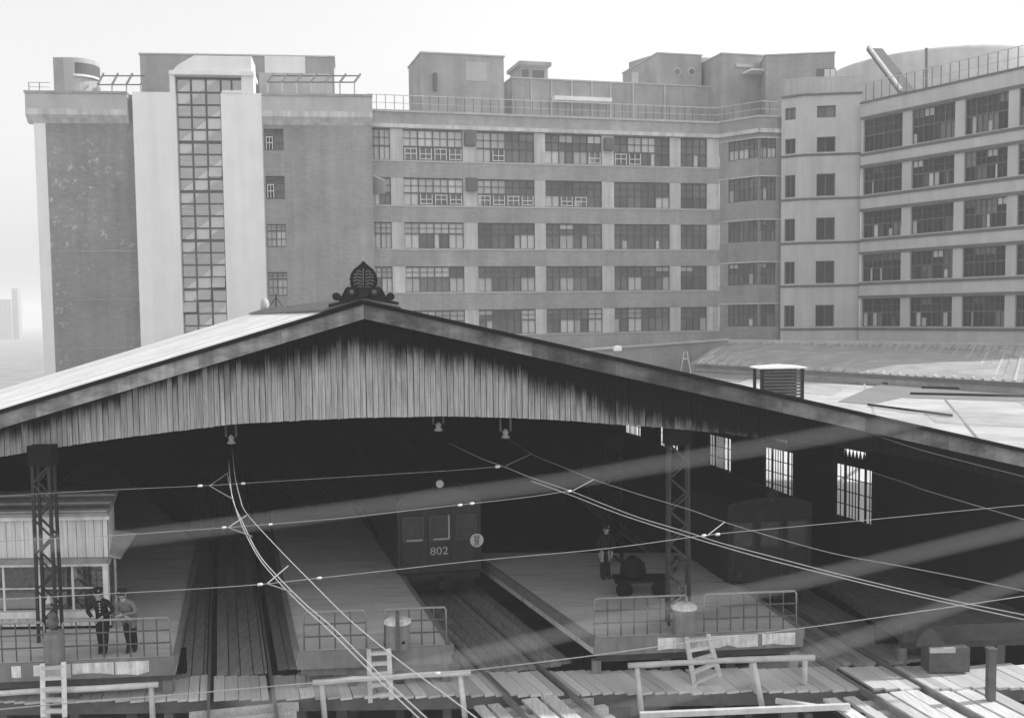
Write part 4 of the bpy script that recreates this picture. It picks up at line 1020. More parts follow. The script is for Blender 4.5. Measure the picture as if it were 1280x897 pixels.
barrier(foot(79, c1_, u1), foot(213, c1_, u1), .92, 8, 'platform railing on which the two railwaymen lean', 0)
barrier(foot(380, c2_, u2), foot(458, c2_, u2), .92, 4, 'short railing on the narrow platform, on the far side of its ladder from the bin', 0)
barrier(foot(481, c2_, u2), foot(558, c2_, u2), .92, 5, 'short railing standing before the concrete bin on the narrow platform', 0)
barrier(foot(743, c3_, u3), foot(858.5, c3_, u3), .96, 7, 'wide platform railing leading up to the pale topped drum', 0)
barrier(foot(880, c3_, u3), foot(995, c3_, u3), .96, 7, 'wide platform railing between the steep ladder and the far track', 0)

# concrete feet
def footing(px, y0, y1, wpx, label, top=None, dpt=.35):
    p = PZ(px, y1, ZP); h = (y1 - y0) / F * p.y; r = wpx / F * p.y / 2
    t = thing('mast_foot', tuple(p), label, 'concrete block', 'concrete blocks on the platform ends')
    obj('drum', MB().lathe(p, [(r * 1.0, 0), (r * 1.03, h * .15), (r, h * .9), (r * .94, h)], 18), 'concrete', t, smooth=False)
    if top: obj('lid', MB().lathe(p + ZV * (h - .03), [(r * 1.12, 0), (r * 1.12, .07), (r * .7, .13)], 18), top, t)
    return p, h, r
b1 = footing(68.5, 789, 826, 25, 'squat concrete foot of the lattice mast before the hut')
b2 = footing(497.5, 775, 808, 31, 'concrete bin with a pale lid behind the narrow platform railing', 'lime')
b3 = footing(855, 757, 791, 29, 'concrete drum with a bright white top behind the wide platform railing', 'lime')
q = MB(); p = b2[0]; q.lathe(p + V((.16, -b2[2] * .93, .16)), [(.03, 0), (.04, .03), (.03, .06)], 8); obj('drain_hole', q, 'tar', bpy.data.objects['mast_foot.001'])
q = MB(); q.beam(V((p.x + .03, p.y - b2[2] - .06, ZP)), V((p.x + .03, p.y - b2[2] - .06, ZP + .98)), .09, .05); solo('barrier_post', q, 'pipe', 'dark upright strap in front of the concrete bin', 'post')
# figure-like lamp standard on the drum of the wide platform
p = b3[0]; t = thing('water_tap', tuple(p + ZV * b3[1]), 'small standpipe tap rising from the white topped drum', 'tap')
obj('pipe', MB().tube([p + V((.05, .1, b3[1])), p + V((.05, .1, b3[1] + .55))], .04, 8), 'pipe', t)
obj('spout', MB().tube([p + V((.05, .1, b3[1] + .50)), p + V((-.1, .02, b3[1] + .55)), p + V((-.14, 0, b3[1] + .45))], .03, 8), 'pipe', t)

# lattice masts
def mast(px0, px1, ybase, ytop, d, label, mt):
    a, b = PD(px0, ybase, d), PD(px1, ybase, d); w_ = b.x - a.x; z0 = ZP; z1 = PD(px0, ytop, d).z
    t = thing('lattice_mast', (a.x + w_ / 2, d, z0), label, 'mast', 'lattice masts holding up the gable')
    tp = .88
    for sx_ in (0, 1):
        for sy in (0, 1):
            p0 = V((a.x + w_ * sx_, d + .34 * sy, z0)); p1 = V((a.x + w_ / 2 + (sx_ - .5) * w_ * tp, d + .34 * sy, z1))
            obj('leg', MB().beam(p0, p1, .068, .068, V((0, 1, 0))), mt, t)
    N = int((z1 - z0) / .42)
    for i in range(N):
        za, zb = z0 + (z1 - z0) * i / N, z0 + (z1 - z0) * (i + 1) / N
        fa, fb_ = 1 - (1 - tp) * i / N, 1 - (1 - tp) * (i + 1) / N
        s = 1 if i % 2 else -1
        for yy in (0, .34):
            obj('lacing', MB().beam(V((a.x + w_ / 2 - s * w_ / 2 * fa, d + yy - .03, za)), V((a.x + w_ / 2 + s * w_ / 2 * fb_, d + yy - .03, zb)), .05, .02, V((0, 1, 0))), mt, t)
    obj('cap_plate', MB().box((a.x + w_ / 2, d + .17, z1 + .25), (w_ * 1.25, .5, .5)), 'soot', t)
    return t
MT['mastpaint'] = mat('mast_paint', 0.05, 0.7, 0.4, 6.0)
mast(48.5, 71.5, 800, 582, 25.62, 'lattice mast rising before the boarded hut', 'mastpaint')
mast(836, 862, 770, 556, 26.3, 'lattice mast rising behind the white topped drum', 'mastpaint')
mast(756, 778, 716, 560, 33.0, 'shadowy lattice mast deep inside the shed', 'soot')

# ladders
def ladder(tl, tr, bl, br, n, label, mt='timber2', wid=.11):
    t = thing('ladder', tuple((bl + br) / 2), label, 'ladder', 'wooden ladders at the platform ends')
    obj('stile', MB().beam(bl, tl, wid, .09), mt, t); obj('stile', MB().beam(br, tr, wid, .09), mt, t)
    for i in range(n):
        k = (i + .6) / n; obj('rung', MB().beam(bl.lerp(tl, k), br.lerp(tr, k), .13, .07), mt, t)
d_ = foot(66, c1_, u1).y - .3
ladder(PD(53, 829, d_), PD(79.5, 827, d_), PD(54, 896, d_ - .55), PD(81, 896, d_ - .55), 5, 'short wooden ladder under the mast foot by the hut')
d_ = foot(475, c2_, u2).y - .28
ladder(PD(461, 811, d_), PD(486, 810, d_), PD(463, 878, d_ - .5), PD(489, 874, d_ - .5), 5, 'short wooden ladder at the end of the narrow platform')
d_ = foot(870, c3_, u3).y - .28
ladder(PD(857.5, 794, d_), PD(885, 793, d_), PD(869, 862, d_ - .95), PD(900, 846, d_ - .95), 5, 'leaning wooden ladder at the end of the wide platform')

# log handrails along the footwalk
def handrail(top, posts, rails, label, d):
    a, b = PD(*top[0], d), PD(*top[1], d)
    t = thing('footwalk_handrail', (a.x, a.y, 0), label, 'handrail', 'rough timber handrails along the footwalk')
    n = 8; pts = [a.lerp(b, i / n) + V((random.uniform(-.01, .01), random.uniform(-.015, .015), random.uniform(-.012, .012))) for i in range(n + 1)]
    obj('top_rail', MB().tube(pts, [random.uniform(.062, .078) for _ in pts], 10), 'timber2', t, smooth=True)
    for (x0, y0), (x1, y1), dd in posts:
        obj('post', MB().tube([PD(x0, y0, d + .03), PD(x1, y1, d + .03 + dd)], [.062, .075], 9), 'timber2', t, smooth=True)
    for (p0, p1, dd, hh) in rails:
        obj('toe_board', MB().beam(PD(*p0, d + dd), PD(*p1, d + dd), .07, hh), 'timber' if hh < .2 else 'oldtimber', t)
HD = 23.95
handrail(((-60, 869), (198, 855.5)), (((59, 864), (60, 925), 0), ((189, 858), (192, 918), 0)), (((-60, 891), (199, 876), 1.55, .16),), 'rough log handrail crossing before the hut platform ladder', HD)
q = MB().tube([PD(131, 861, HD + 1.5), PD(131, 886, HD + 1.5)], .055, 8); obj('post', q, 'oldtimber', bpy.data.objects['footwalk_handrail'])
handrail(((391, 852), (588, 839.5)), (((402, 853), (408, 920), 0), ((575, 842), (583, 910), 0)), (((396, 871), (587, 860.5), 1.65, .10),), 'rough log handrail crossing before the narrow platform ladder', HD)
for px, y0, y1 in ((463, 860, 886), (523, 852, 880)):
    obj('post', MB().tube([PD(px, y0, HD + 1.2), PD(px, y1, HD + 1.2)], .06, 8), 'timber2', bpy.data.objects['footwalk_handrail.001'])
handrail(((785, 831), (1018, 820.5)), (((796, 832), (803, 905), 0), ((942, 826), (953, 886), -.35), ((940, 827), (938, 872), .5), ((1006, 823), (1005, 866), .8)), (((805, 857), (1006, 843), 1.55, .12),), 'rough log handrail with splayed legs before the wide platform ladder', HD)
q = MB(); q.beam(PD(800, 893, 22.9), PD(1062, 882, 22.9), .12, .12); solo('timber_pole', q, 'timber2', 'long pale squared timber lying below the splayed handrail', 'timber', 'loose timbers before the footwalk')
q = MB(); q.beam(PD(970, 875, 23.5), PD(1028, 884, 22.95), .12, .10); solo('timber_pole', q, 'timber2', 'short pale timber propped slantwise onto the long squared timber', 'timber', 'loose timbers before the footwalk')
for i, px in enumerate((935, 1010)):
    p = PD(px, 886, 23.0); q = MB(); q.box((p.x, p.y, (p.z - .07 + GZ) / 2), (.16, .16, p.z - .07 - GZ)); solo('trestle_prop', q, 'oldtimber', ('dark prop under the middle of the long squared timber', 'dark prop under the end of the long squared timber')[i], 'prop', 'props before the footwalk')
# corner at the right: lever box and post
p = PZ(1180, 845, 0.0); t = thing('buffer_box', tuple(p), 'dark ground frame box with a half round plate beyond the sunlit boards', 'box')
obj('body', MB().box(p + V((.2, .4, .35)), (1.0, .5, .6)), 'oldtimber', t)
obj('sector_plate', MB().prism([p + V((-.3 + .35 * math.cos(a_), .10, .72 + .42 * math.sin(a_))) for a_ in [math.pi * i / 12 for i in range(13)]], V((0, .05, 0))), 'oldtimber', t)
obj('pale_strip', MB().box(p + V((0, .12, .62)), (.62, .08, .12)), 'cornice', t)
p = PZ(1238, 872, 0.0); t = thing('gate_post', tuple(p), 'dark timber post with a pale top at the end of the footwalk', 'post')
obj('shaft', MB().box(p + ZV * .55, (.17, .17, 1.15)), 'oldtimber', t); obj('cap', MB().box(p + ZV * 1.16, (.21, .21, .05)), 'oldtimber', t)

# ------------------------------------------------------------------ hut
yh = 26.75
xl, xr = PD(-260, 700, yh).x, PD(136, 700, yh).x
hz = lambda y, px=60: PD(px, y, yh).z
zc1, zc0, zw1, zw0, zs0 = hz(644), hz(697), hz(706), hz(762), hz(770)
hut = thing('platform_hut', ((xl + xr) / 2, yh, ZP), 'boarded platform hut with a band of windows and jutting roof', 'hut')
q = MB(); q.hexa([V((xl, yh - .28, zc1 + .02)), V((xr + .14, yh - .28, zc1 + .02)), V((xr + .14 - .42, yh + 1.7, zc1 + .30)), V((xl, yh + 1.7, zc1 + .30)), V((xl, yh - .28, zc1 + .10)), V((xr + .14, yh - .28, zc1 + .10)), V((xr + .14 - .42, yh + 1.7, zc1 + .38)), V((xl, yh + 1.7, zc1 + .38))]); obj('roof', q, 'hutdark', hut)
for i in range(6):
    y = yh - .2 + i * .34; zz = zc1 + .11 + (y - yh + .28) * .142
    obj('roof_batten', MB().beam((xl, y, zz + .02), (xr + .10 - (y - yh + .28) * .21, y, zz + .02), .11, .05), 'oldtimber' if i % 2 else 'hutdark', hut)
obj('eave_board', MB().box(((xl + xr) / 2 + .05, yh - .14, zc1 - .05), (xr - xl + .1, .06, .10)), 'hutboard', hut)
x = xl; i = 0
while x < xr - .05:
    w_ = .225 * random.uniform(.96, 1.04); w_ = min(w_, xr - x)
    unit(hut, 'cladding_board', 'hutboard', (x + w_ / 2, yh + random.uniform(0, .01), (zc1 + zc0) / 2), (w_ - .018, .05, zc1 - zc0 - .02), (V((1, 0, 0)), V((0, 1, 0)), ZV))
    unit(hut, 'cladding_board', 'hutboard', (x + w_ / 2, yh + random.uniform(0, .01), (zs0 - .04 + ZP + .08) / 2), (w_ - .018, .05, zs0 - .04 - ZP - .08), (V((1, 0, 0)), V((0, 1, 0)), ZV))
    x += w_
obj('backing', MB().box(((xl + xr) / 2, yh + .06, (zc1 + zc0) / 2), (xr - xl - .02, .04, zc1 - zc0)), 'tar', hut)
obj('backing', MB().box(((xl + xr) / 2, yh + .06, (zs0 + ZP) / 2), (xr - xl - .02, .04, zs0 - ZP)), 'tar', hut)
obj('lintel', MB().box(((xl + xr) / 2, yh - .04, (zc0 + zw1) / 2), (xr - xl, .14, zc0 - zw1)), 'hutdark', hut)
obj('lintel_lip', MB().box(((xl + xr) / 2, yh - .09, zw1 + .02), (xr - xl + .04, .12, .05)), 'hutboard', hut)
obj('sill', MB().box(((xl + xr) / 2, yh - .06, (zw0 + zs0) / 2), (xr - xl, .20, zw0 - zs0)), 'hutboard', hut)
for px in (-120, 48.5, 133):
    obj('corner_post', MB().box((PD(px, 735, yh).x, yh + .01, (zw1 + zw0) / 2), (.13, .12, zw1 - zw0)), 'hutboard', hut)
for a, b, n in ((-116, 45, 4), (52, 130, 2)):
    xa, xb = PD(a, 735, yh).x, PD(b, 735, yh).x; f = MB(); zm = hz(735)
    for i in range(1, n): f.box((xa + (xb - xa) * i / n, yh + .02, (zw0 + zw1) / 2), (.05, .05, zw1 - zw0))
    f.box(((xa + xb) / 2, yh + .02, zm), (xb - xa, .045, .035))
    fr = obj('window', f, 'hutboard', hut)
    for i in range(n):
        for za, zb in ((zw0, zm), (zm, zw1)): unit(fr, 'pane', 'clear', (xa + (xb - xa) * (i + .5) / n, yh + .04, (za + zb) / 2), ((xb - xa) / n, .012, zb - za), (V((1, 0, 0)), V((0, 1, 0)), ZV))
# back and side walls, contents
obj('back_wall', MB().box(((xl + xr) / 2 - .25, yh + 1.5, (ZP + zc1) / 2), (xr - xl - .5, .08, zc1 - ZP)), 'hutin', hut)
for za, zb, mt_ in ((ZP, zw0, 'hutdark'), (zw1, zc1 + .05, 'hutboard')):
    obj('side_wall', MB().hexa([V((xr - .06, yh + .08, za)), V((xr, yh + .08, za)), V((xr - .36, yh + 1.52, za)), V((xr - .42, yh + 1.52, za)), V((xr - .06, yh + .08, zb)), V((xr, yh + .08, zb)), V((xr - .36, yh + 1.52, zb)), V((xr - .42, yh + 1.52, zb))]), mt_, hut)
obj('shelf', MB().box((xl + 4, yh + .6, zw0 + .1), (5.5, .5, .3)), 'white_cloth', hut)
q = MB(); q.tube([PD(93, 707, yh + .3), PD(95, 722, yh + .3)], .05, 8); solo('hanging_cloth', q, 'white_cloth', 'white towel hung inside the hut window by the mullion', 'towel')
# side awning
aw = PD(136, 676, yh); aw2 = PD(159, 675, yh + .2); q = MB()
q.hexa([V((xr + .01, yh - .0, aw.z - .42)), V((aw2.x - .12, yh, aw.z - .48)), V((aw2.x - .10, yh + 1.2, aw.z - .10)), V((xr - .28, yh + 1.2, aw.z - .02)), V((xr + .01, yh, aw.z - .36)), V((aw2.x - .12, yh, aw.z - .42)), V((aw2.x - .10, yh + 1.2, aw.z - .04)), V((xr - .28, yh + 1.2, aw.z + .04))]); obj('side_awning', q, 'hutdark', hut)
obj('drain_pipe', MB().tube([V((xr + .14, yh + .05, ZP)), V((xr + .14, yh + .05, aw.z - .42))], .035, 8), 'hutdark', hut)

# ------------------------------------------------------------------ trains
def text_mesh(s, size, depth=.006):
    cu = bpy.data.curves.new('text', 'FONT'); cu.body = s; cu.size = size; cu.extrude = depth; cu.align_x = 'CENTER'; cu.align_y = 'CENTER'; cu.space_line = .72
    o = bpy.data.objects.new('text', cu); C.objects.link(o); bpy.context.view_layer.update()
    me = bpy.data.meshes.new_from_object(o.evaluated_get(bpy.context.evaluated_depsgraph_get())); bpy.data.objects.remove(o); return me
def train(P, d, label, number=None, length=18.0, sign=False, lamp='porcelain', bead='paint', coat='train', crown=3.62):
    d = V((d.x, d.y, 0)).normalized(); r = V((d.y, -d.x, 0))
    t = thing('electric_train', tuple(P), label, 'train', 'electric trains in the shed')
    def q3(x, y, z): return P + r * x + d * y + ZV * z
    hw, zb, ze, zt = 1.32, .95, 3.05 if crown > 3.5 else 3.16, crown
    prof = [(-hw, zb), (hw, zb), (hw, ze)] + [(hw * math.cos(a), ze + (zt - ze) * math.sin(a)) for a in [math.pi * i / 12 for i in range(1, 12)]] + [(-hw, ze)]
    obj('body', MB().prism([q3(x, 0, z) for x, z in prof], d * length), coat, t)
    obj('roof_edge', MB().tube([q3(hw * 1.0 * math.cos(a), -.03, ze + .02 + (zt - ze) * math.sin(a)) for a in [math.pi * i / 14 for i in range(15)]], .035, 6), 'train', t)
    obj('underframe', MB().box(q3(0, length / 2, .62), (2.3, length - .6, .62), (r, d, ZV)), 'trainlow', t)
    obj('buffer_beam', MB().box(q3(0, -.06, .84), (2.5, .22, .26), (r, d, ZV)), 'trainlow', t)
    obj('coupler', MB().box(q3(0, -.35, .70), (.28, .5, .26), (r, d, ZV)), 'trainlow', t)
    for yy in (2.2, 4.2):
        for xx in (-.75, .75): obj('wheel', MB().disc(q3(xx, yy, .45), r, .43, .12, 20), 'trainlow', t)
    for i, x in enumerate((-.84, 0, .84)):
        f = MB(); w_, z0, z1 = .62, 1.98, 2.74
        for xx in (x - w_ / 2, x + w_ / 2): f.box(q3(xx, -.03, (z0 + z1) / 2), (.05, .06, z1 - z0), (r, d, ZV))
        for zz in (z0, z1): f.box(q3(x, -.032, zz), (w_ + .05, .06, .05), (r, d, ZV))
        fr = obj('window', f, 'trim' if number else 'train', t)
        obj('pane', MB().box(q3(x, -.01, (z0 + z1) / 2), (w_, .02, z1 - z0), (r, d, ZV)), 'trainglass', fr)
        if i < 2:
            obj('sash', MB().box(q3(x + .04, -.066, z0 + .04), (w_ * .8, .02, .045), (r, d, ZV)), bead, fr)
            if i == 1: obj('sash', MB().box(q3(x + w_ / 2 - .02, -.068, (z0 + z1) / 2 + .02), (.05, .02, z1 - z0), (r, d, ZV)), bead, fr)
    obj('door_bead', MB().box(q3(-.37, -.015, 1.75), (.03, .03, 1.6), (r, d, ZV)), 'train', t); obj('door_bead', MB().box(q3(.37, -.015, 1.75), (.03, .03, 1.6), (r, d, ZV)), 'train', t)
    hl = obj('headlight', MB().tube([q3(0, .12, zt + .16), q3(0, -.22, zt + .16)], [.12, .15], 14), 'train', t)
    obj('lens', MB().disc(q3(0, -.23, zt + .16), d, .12, .03, 14), lamp, hl)
    obj('lamp_bracket', MB().box(q3(0, -.02, zt + .02), (.14, .14, .2), (r, d, ZV)), 'train', t)
    for xx in (-1.2, 1.2): obj('handrail', MB().tube([q3(xx, -.06, 1.3), q3(xx, -.06, 2.2)], .018, 6), 'train', t)
    for x in (-1.0, 1.0): obj('tail_lamp', MB().disc(q3(x, -.05, 1.2), d, .08, .1, 12), 'train', t)
    M = Matrix.Identity(4)
    for i in range(3): M[i][0] = r[i]; M[i][1] = ZV[i]; M[i][2] = -d[i]
    if number:
        me = text_mesh(number, .36); me.materials.append(MT['paint'])
        for k, chx in ((0, 0),):
            o = bpy.data.objects.new('number', me); C.objects.link(o); o.parent = t; MM = M.copy(); MM.translation = r * -.02 - d * .012 + ZV * 1.62; o.matrix_basis = MM
            me.transform(Matrix.Diagonal((1.1, .95, 1, 1)))
    if sign:
        c = q3(1.16, -.14, 1.93)
        s_ = thing('destination_disc', tuple(c), 'round white express board with two dark characters on the train front', 'sign')
        obj('disc', MB().disc(c, d, .215, .03, 28), 'signwhite', s_)
        obj('bracket', MB().box(c + d * .09, (.06, .1, .2), (r, d, ZV)), 'trainlow', s_)
        me = text_mesh('特\n急', .205); me.materials.append(MT['ink'])
        o = bpy.data.objects.new('lettering', me); C.objects.link(o); o.parent = s_; MM = M.copy(); MM.translation = -d * .018 - ZV * .012; o.matrix_basis = MM
    return t
pT, dT = line_at(T2, 32.2)
train(V((pT.x, pT.y, 0)), dT.lerp(V((-.1, 1, 0)), .5), 'dark train numbered 802 facing out between the platforms', '802', 18, True)
pT, dT = line_at(T3, 30.6)
train(V((pT.x, pT.y, 0)), dT, 'unlit dark train standing by the shed windows', lamp='trainlow', bead='train', coat='trainlow', crown=3.42)

# ------------------------------------------------------------------ overhead wires
ZC = 5.2
def wire(name, pts, r, mt, label, cat='wire', group=None, z=ZC, fittings=()):
    P = [PZ(*p, z) if len(p) == 2 else PD(p[0], p[1], p[2]) for p in pts]
    # smooth with Catmull-Rom
    out = []
    for i in range(len(P) - 1):
        p0, p1, p2, p3 = P[max(i - 1, 0)], P[i], P[i + 1], P[min(i + 2, len(P) - 1)]
        for k in range(5):
            t = k / 5; out.append(0.5 * ((2 * p1) + (p2 - p0) * t + (2 * p0 - 5 * p1 + 4 * p2 - p3) * t * t + (3 * p1 - p0 - 3 * p2 + p3) * t ** 3))
    out.append(P[-1])
    t_ = thing(name, tuple(P[0]), label, cat, group)
    if isinstance(r, (tuple, list)): r = [r[0] + (r[1] - r[0]) * i / (len(out) - 1) for i in range(len(out))]
    obj('strand', MB().tube(out, r, 6), mt, t_, smooth=True)
    for (fx, fy, rad) in fittings:
        q = MB(); p = PZ(fx, fy, z); k = rad * .7
        d = (P[-1] - P[0]).normalized()
        q.tube([p - d * k * 1.6, p - d * k * .8, p, p + d * k * .8, p + d * k * 1.6], [k * .35, k, k * .7, k, k * .35], 8); obj('insulator', q, 'porcelain', t_, smooth=True)
    return t_
CG = 'overhead wires above the tracks'
# pair over the boarded track
wire('contact_wire', [(286, 575), (290, 620), (303, 652), (322, 690), (345, 718), (380, 753), (415, 783), (450, 818), (490, 857), (540, 903), (575, 935)], (.0095, .006), 'copper', 'bright contact wire swooping from under the gable over the boarded track', 'wire', CG)
wire('contact_wire', [(284, 592), (296, 640), (318, 688), (342, 720), (376, 755), (410, 786), (444, 820), (482, 858), (530, 903), (562, 935)], (.0085, .006), 'copper', 'second strand doubling the contact wire above the boarded track', 'wire', CG)
wire('messenger_wire', [(289, 548), (293, 590), (300, 622), (308, 641), (345, 682), (400, 738), (440, 777), (500, 826), (560, 870), (610, 908), (640, 932)], (.0085, .006), 'copper', 'single messenger wire crossing the narrow platform railing and handrail', 'wire', CG)
# pair over the train track
wire('contact_wire', [(560, 553), (600, 572), (630, 583), (665, 597), (712, 613), (760, 632), (800, 647), (860, 665), (900, 678), (960, 694), (1040, 715), (1110, 732), (1180, 748), (1290, 770)], (.0075, .006), 'copper', 'bright contact wire sweeping from before the train towards the gate post', 'wire', CG)
wire('contact_wire', [(664, 601), (712, 618), (760, 637), (800, 651), (860, 670), (900, 682), (960, 699), (1040, 719), (1110, 736), (1180, 752), (1290, 776)], (.0075, .006), 'copper', 'second strand doubling the contact wire that sweeps past the train', 'wire', CG)
wire('messenger_wire', [(633, 546), (664, 567), (700, 582), (742, 599), (800, 618), (860, 636), (905, 652), (960, 669), (1040, 691), (1120, 706), (1203, 722), (1290, 740)], (.0075, .006), 'wire', 'messenger wire above the pair that sweeps past the train', 'wire', CG)
wire('feeder_wire', [(1080, 537, 25.2), (1110, 549, 24.9), (1165, 566, 24.4), (1290, 598, 23)], .010, 'wiredark', 'faint feeder wire slanting under the lower rake of the gable', 'wire', CG)
wire('feeder_wire', [(1090, 590, 29), (1128, 602, 28), (1165, 615, 27), (1290, 652, 25)], .013, 'wire', 'feeder wire with a bright end beside the shed windows', 'wire', CG)
# span wires
SG = 'span wires across the tracks'
wire('span_wire', [(-40, 622), (120, 613), (250, 607), (300, 604), (430, 596), (560, 588), (630, 582.5)], .0055, 'wire', 'highest span wire, from the hut roof to the train track wires', 'wire', SG, fittings=((250, 607, .05), (304, 604, .045), (622, 583, .06)))
wire('span_wire', [(-40, 678), (140, 669), (240, 662), (282, 659), (335, 655), (430, 647), (500, 639), (590, 629), (660, 621), (713, 613)], .0055, 'wire', 'second span wire, passing over the roof of train 802', 'wire', SG, fittings=((280, 659, .04), (338, 655, .035), (575, 631, .045), (590, 629, .045), (712, 613.5, .045)))
wire('span_wire', [(-40, 751), (150, 741), (240, 736), (325, 730), (400, 722), (500, 711), (600, 700), (760, 685), (880, 669), (960, 661), (1080, 650), (1203, 638), (1290, 630)], .0055, 'wire', 'third span wire, crossing behind the heads of the railwaymen', 'wire', SG, fittings=((325, 730, .035), (399, 722, .032), (880, 669, .04), (897, 667.5, .04)))
wire('span_wire', [(-60, 892), (0, 886), (100, 877), (240, 866), (390, 853), (500, 845), (600, 836), (740, 819), (850, 804), (1000, 785), (1100, 771), (1203, 756), (1290, 743)], .0055, 'wire', 'lowest span wire, crossing all three handrails', 'wire', SG, fittings=((547, 841, .028),))
# bridles between span wires and the running wires
def bridle(c, a, b, label):
    t_ = thing('wire_bridle', tuple(PZ(*c, ZC)), label, 'bridle', 'wire bridles on the span wires')
    for e in (a, b):
        if e: obj('strand', MB().tube([PZ(*c, ZC), PZ(*e, ZC + .02)], .009, 6), 'wire', t_)
bridle((262, 607), (286, 590), (292, 624), 'forked bridle on the highest span wire by the boarded track')
bridle((285, 659), (308, 644), (315, 670), 'forked bridle on the second span wire')
bridle((334, 729), (360, 707), (366, 740), 'forked bridle on the third span wire')
bridle((632, 582), (664, 567), None, 'single bridle reaching from the highest span wire to the messenger')
bridle((716, 613), (742, 599), None, 'single bridle reaching from the second span wire to the messenger')
bridle((884, 669), (906, 652), None, 'single bridle reaching from the third span wire to the messenger')
# hanging insulators under the boarding
for px, py, lab in ((289, 548, 'hanging insulator at the head of the bright messenger wire'), (632, 541, 'hanging insulator at the head of the train track messenger'), (548, 532, 'hanging hook fitting under the middle of the arched opening')):
    p = PD(px, py, YG + .5); t_ = thing('hanging_insulator', tuple(p), lab, 'insulator', 'insulators hanging below the gable boards')
    obj('bell', MB().lathe(p - ZV * .12, [(.02, -.02), (.12, 0), (.05, .10), (.09, .13), (.03, .22)], 12), 'wire', t_, smooth=True)
    for dx in (-.13, .13): obj('hanger', MB().box(p + V((dx, 0, .3)), (.05, .05, .5)), 'oldtimber', t_)
# wires of the footbridge the photographer stands on: close and out of focus
NW = 'thin wires stretched across close to the viewer'
for pts, lab in (([(-250, 700), (160, 673), (400, 642), (700, 602), (1000, 550), (1330, 490)], 'blurred pale wire close by, crossing in front of the train roof'),
                 ([(300, 880), (600, 818), (716, 789), (850, 759), (1000, 726), (1203, 678), (1330, 648)], 'blurred pale wire close by, crossing the train track and the railing'),
                 ([(600, 935), (780, 888), (958, 836), (1110, 785), (1203, 752), (1330, 708)], 'blurred pale wire close by, lowest, crossing the sunlit track')):
    P = [PD(x, y, 1.0) for x, y in pts]
    solo('close_wire', MB().tube(P, .0013, 6), 'copper', lab, 'wire', NW)

# ------------------------------------------------------------------ people
def person(P, rot, J, R, B, label, mats, cap=True, group=None, capmat='cloth_dark', scale=1.0):
    """J joints, R radii, B bones (a, b, material index); one continuous skinned body"""
    names = list(J); idx = {n: i for i, n in enumerate(names)}
    me = bpy.data.meshes.new('person'); me.from_pydata([tuple(V(J[n]) * scale) for n in names], [(idx[a], idx[b]) for a, b, _ in B], [])
    o = bpy.data.objects.new('person', me); C.objects.link(o)
    sk_ = o.modifiers.new('skin', 'SKIN'); 
    for i, n in enumerate(names):
        r = R[n]; r = (r, r) if isinstance(r, (int, float)) else r
        me.skin_vertices[0].data[i].radius = (r[0] * scale, r[1] * scale)
        me.skin_vertices[0].data[i].use_root = (n == 'pelvis')
    sk_.use_smooth_shade = True
    ss = o.modifiers.new('sub', 'SUBSURF'); ss.levels = 1; ss.render_levels = 1
    bpy.context.view_layer.update()
    m2 = bpy.data.meshes.new_from_object(o.evaluated_get(bpy.context.evaluated_depsgraph_get()))
    bpy.data.objects.remove(o)
    for mm in mats: m2.materials.append(MT[mm])
    segs = [(V(J[a]) * scale, V(J[b]) * scale, k) for a, b, k in B]
    for p in m2.polygons:
        c = p.center; best = 1e9
        for a, b, k in segs:
            ab = b - a; t_ = max(0, min(1, (c - a).dot(ab) / max(1e-9, ab.length_squared))); dd = (c - a - ab * t_).length
            if dd < best: best = dd; p.material_index = k
        p.use_smooth = True
    t_ = bpy.data.objects.new('person', m2); C.objects.link(t_); t_.location = P; t_.rotation_euler = (0, 0, rot)
    ORG[t_.name] = V((0, 0, 0)); tag(t_, label, 'person', group)
    h = V(J['head2']) * scale; fwd = (V(J['nose']) - V(J['head1'])) * scale; fwd.z = 0; fwd.normalize()
    def kid(name, mb, mt, smooth=True): return obj(name, mb, mt, t_, smooth=smooth)
    if cap:
        q = MB(); q.lathe(h + ZV * .01, [(.102, 0), (.108, .035), (.125, .065), (.11, .095), (.05, .11)], 14); ck = kid('cap', q, capmat)
        r_ = V((-fwd.y, fwd.x, 0)); q = MB(); q.prism([h + fwd * (.085 + .07 * math.sin(a)) + r_ * .095 * math.cos(a) + ZV * (.012 - .02 * math.sin(a)) for a in [math.pi * i / 8 for i in range(9)]], ZV * .012); kid('visor', q, 'shoe', False)
        q = MB(); q.disc(h + fwd * .112 + ZV * .05, fwd, .018, .012, 8); kid('badge', q, 'paint', False)
    side = V((-fwd.y, fwd.x, 0)); f0 = V(J['head1']) * scale
    for s in (-1, 1):
        q = MB(); q.lathe(f0 + fwd * .083 + side * .034 * s + ZV * .045, [(.002, -.009), (.011, 0), (.002, .009)], 8); kid('eye', q, 'ink')
        q = MB(); q.lathe(f0 + side * .093 * s + ZV * .02 - fwd * .005, [(.006, -.03), (.018, 0), (.012, .03)], 8); kid('ear', q, 'skin')
    q = MB(); q.box(f0 + fwd * .088 - ZV * .035, (.045, .012, .008), (side, fwd, ZV)); kid('mouth', q, 'ink', False)
    q = MB(); q.lathe(h - fwd * .018 - ZV * .055, [(.085, 0), (.101, .03), (.104, .06)], 12); kid('hair', q, 'ink')
    return t_
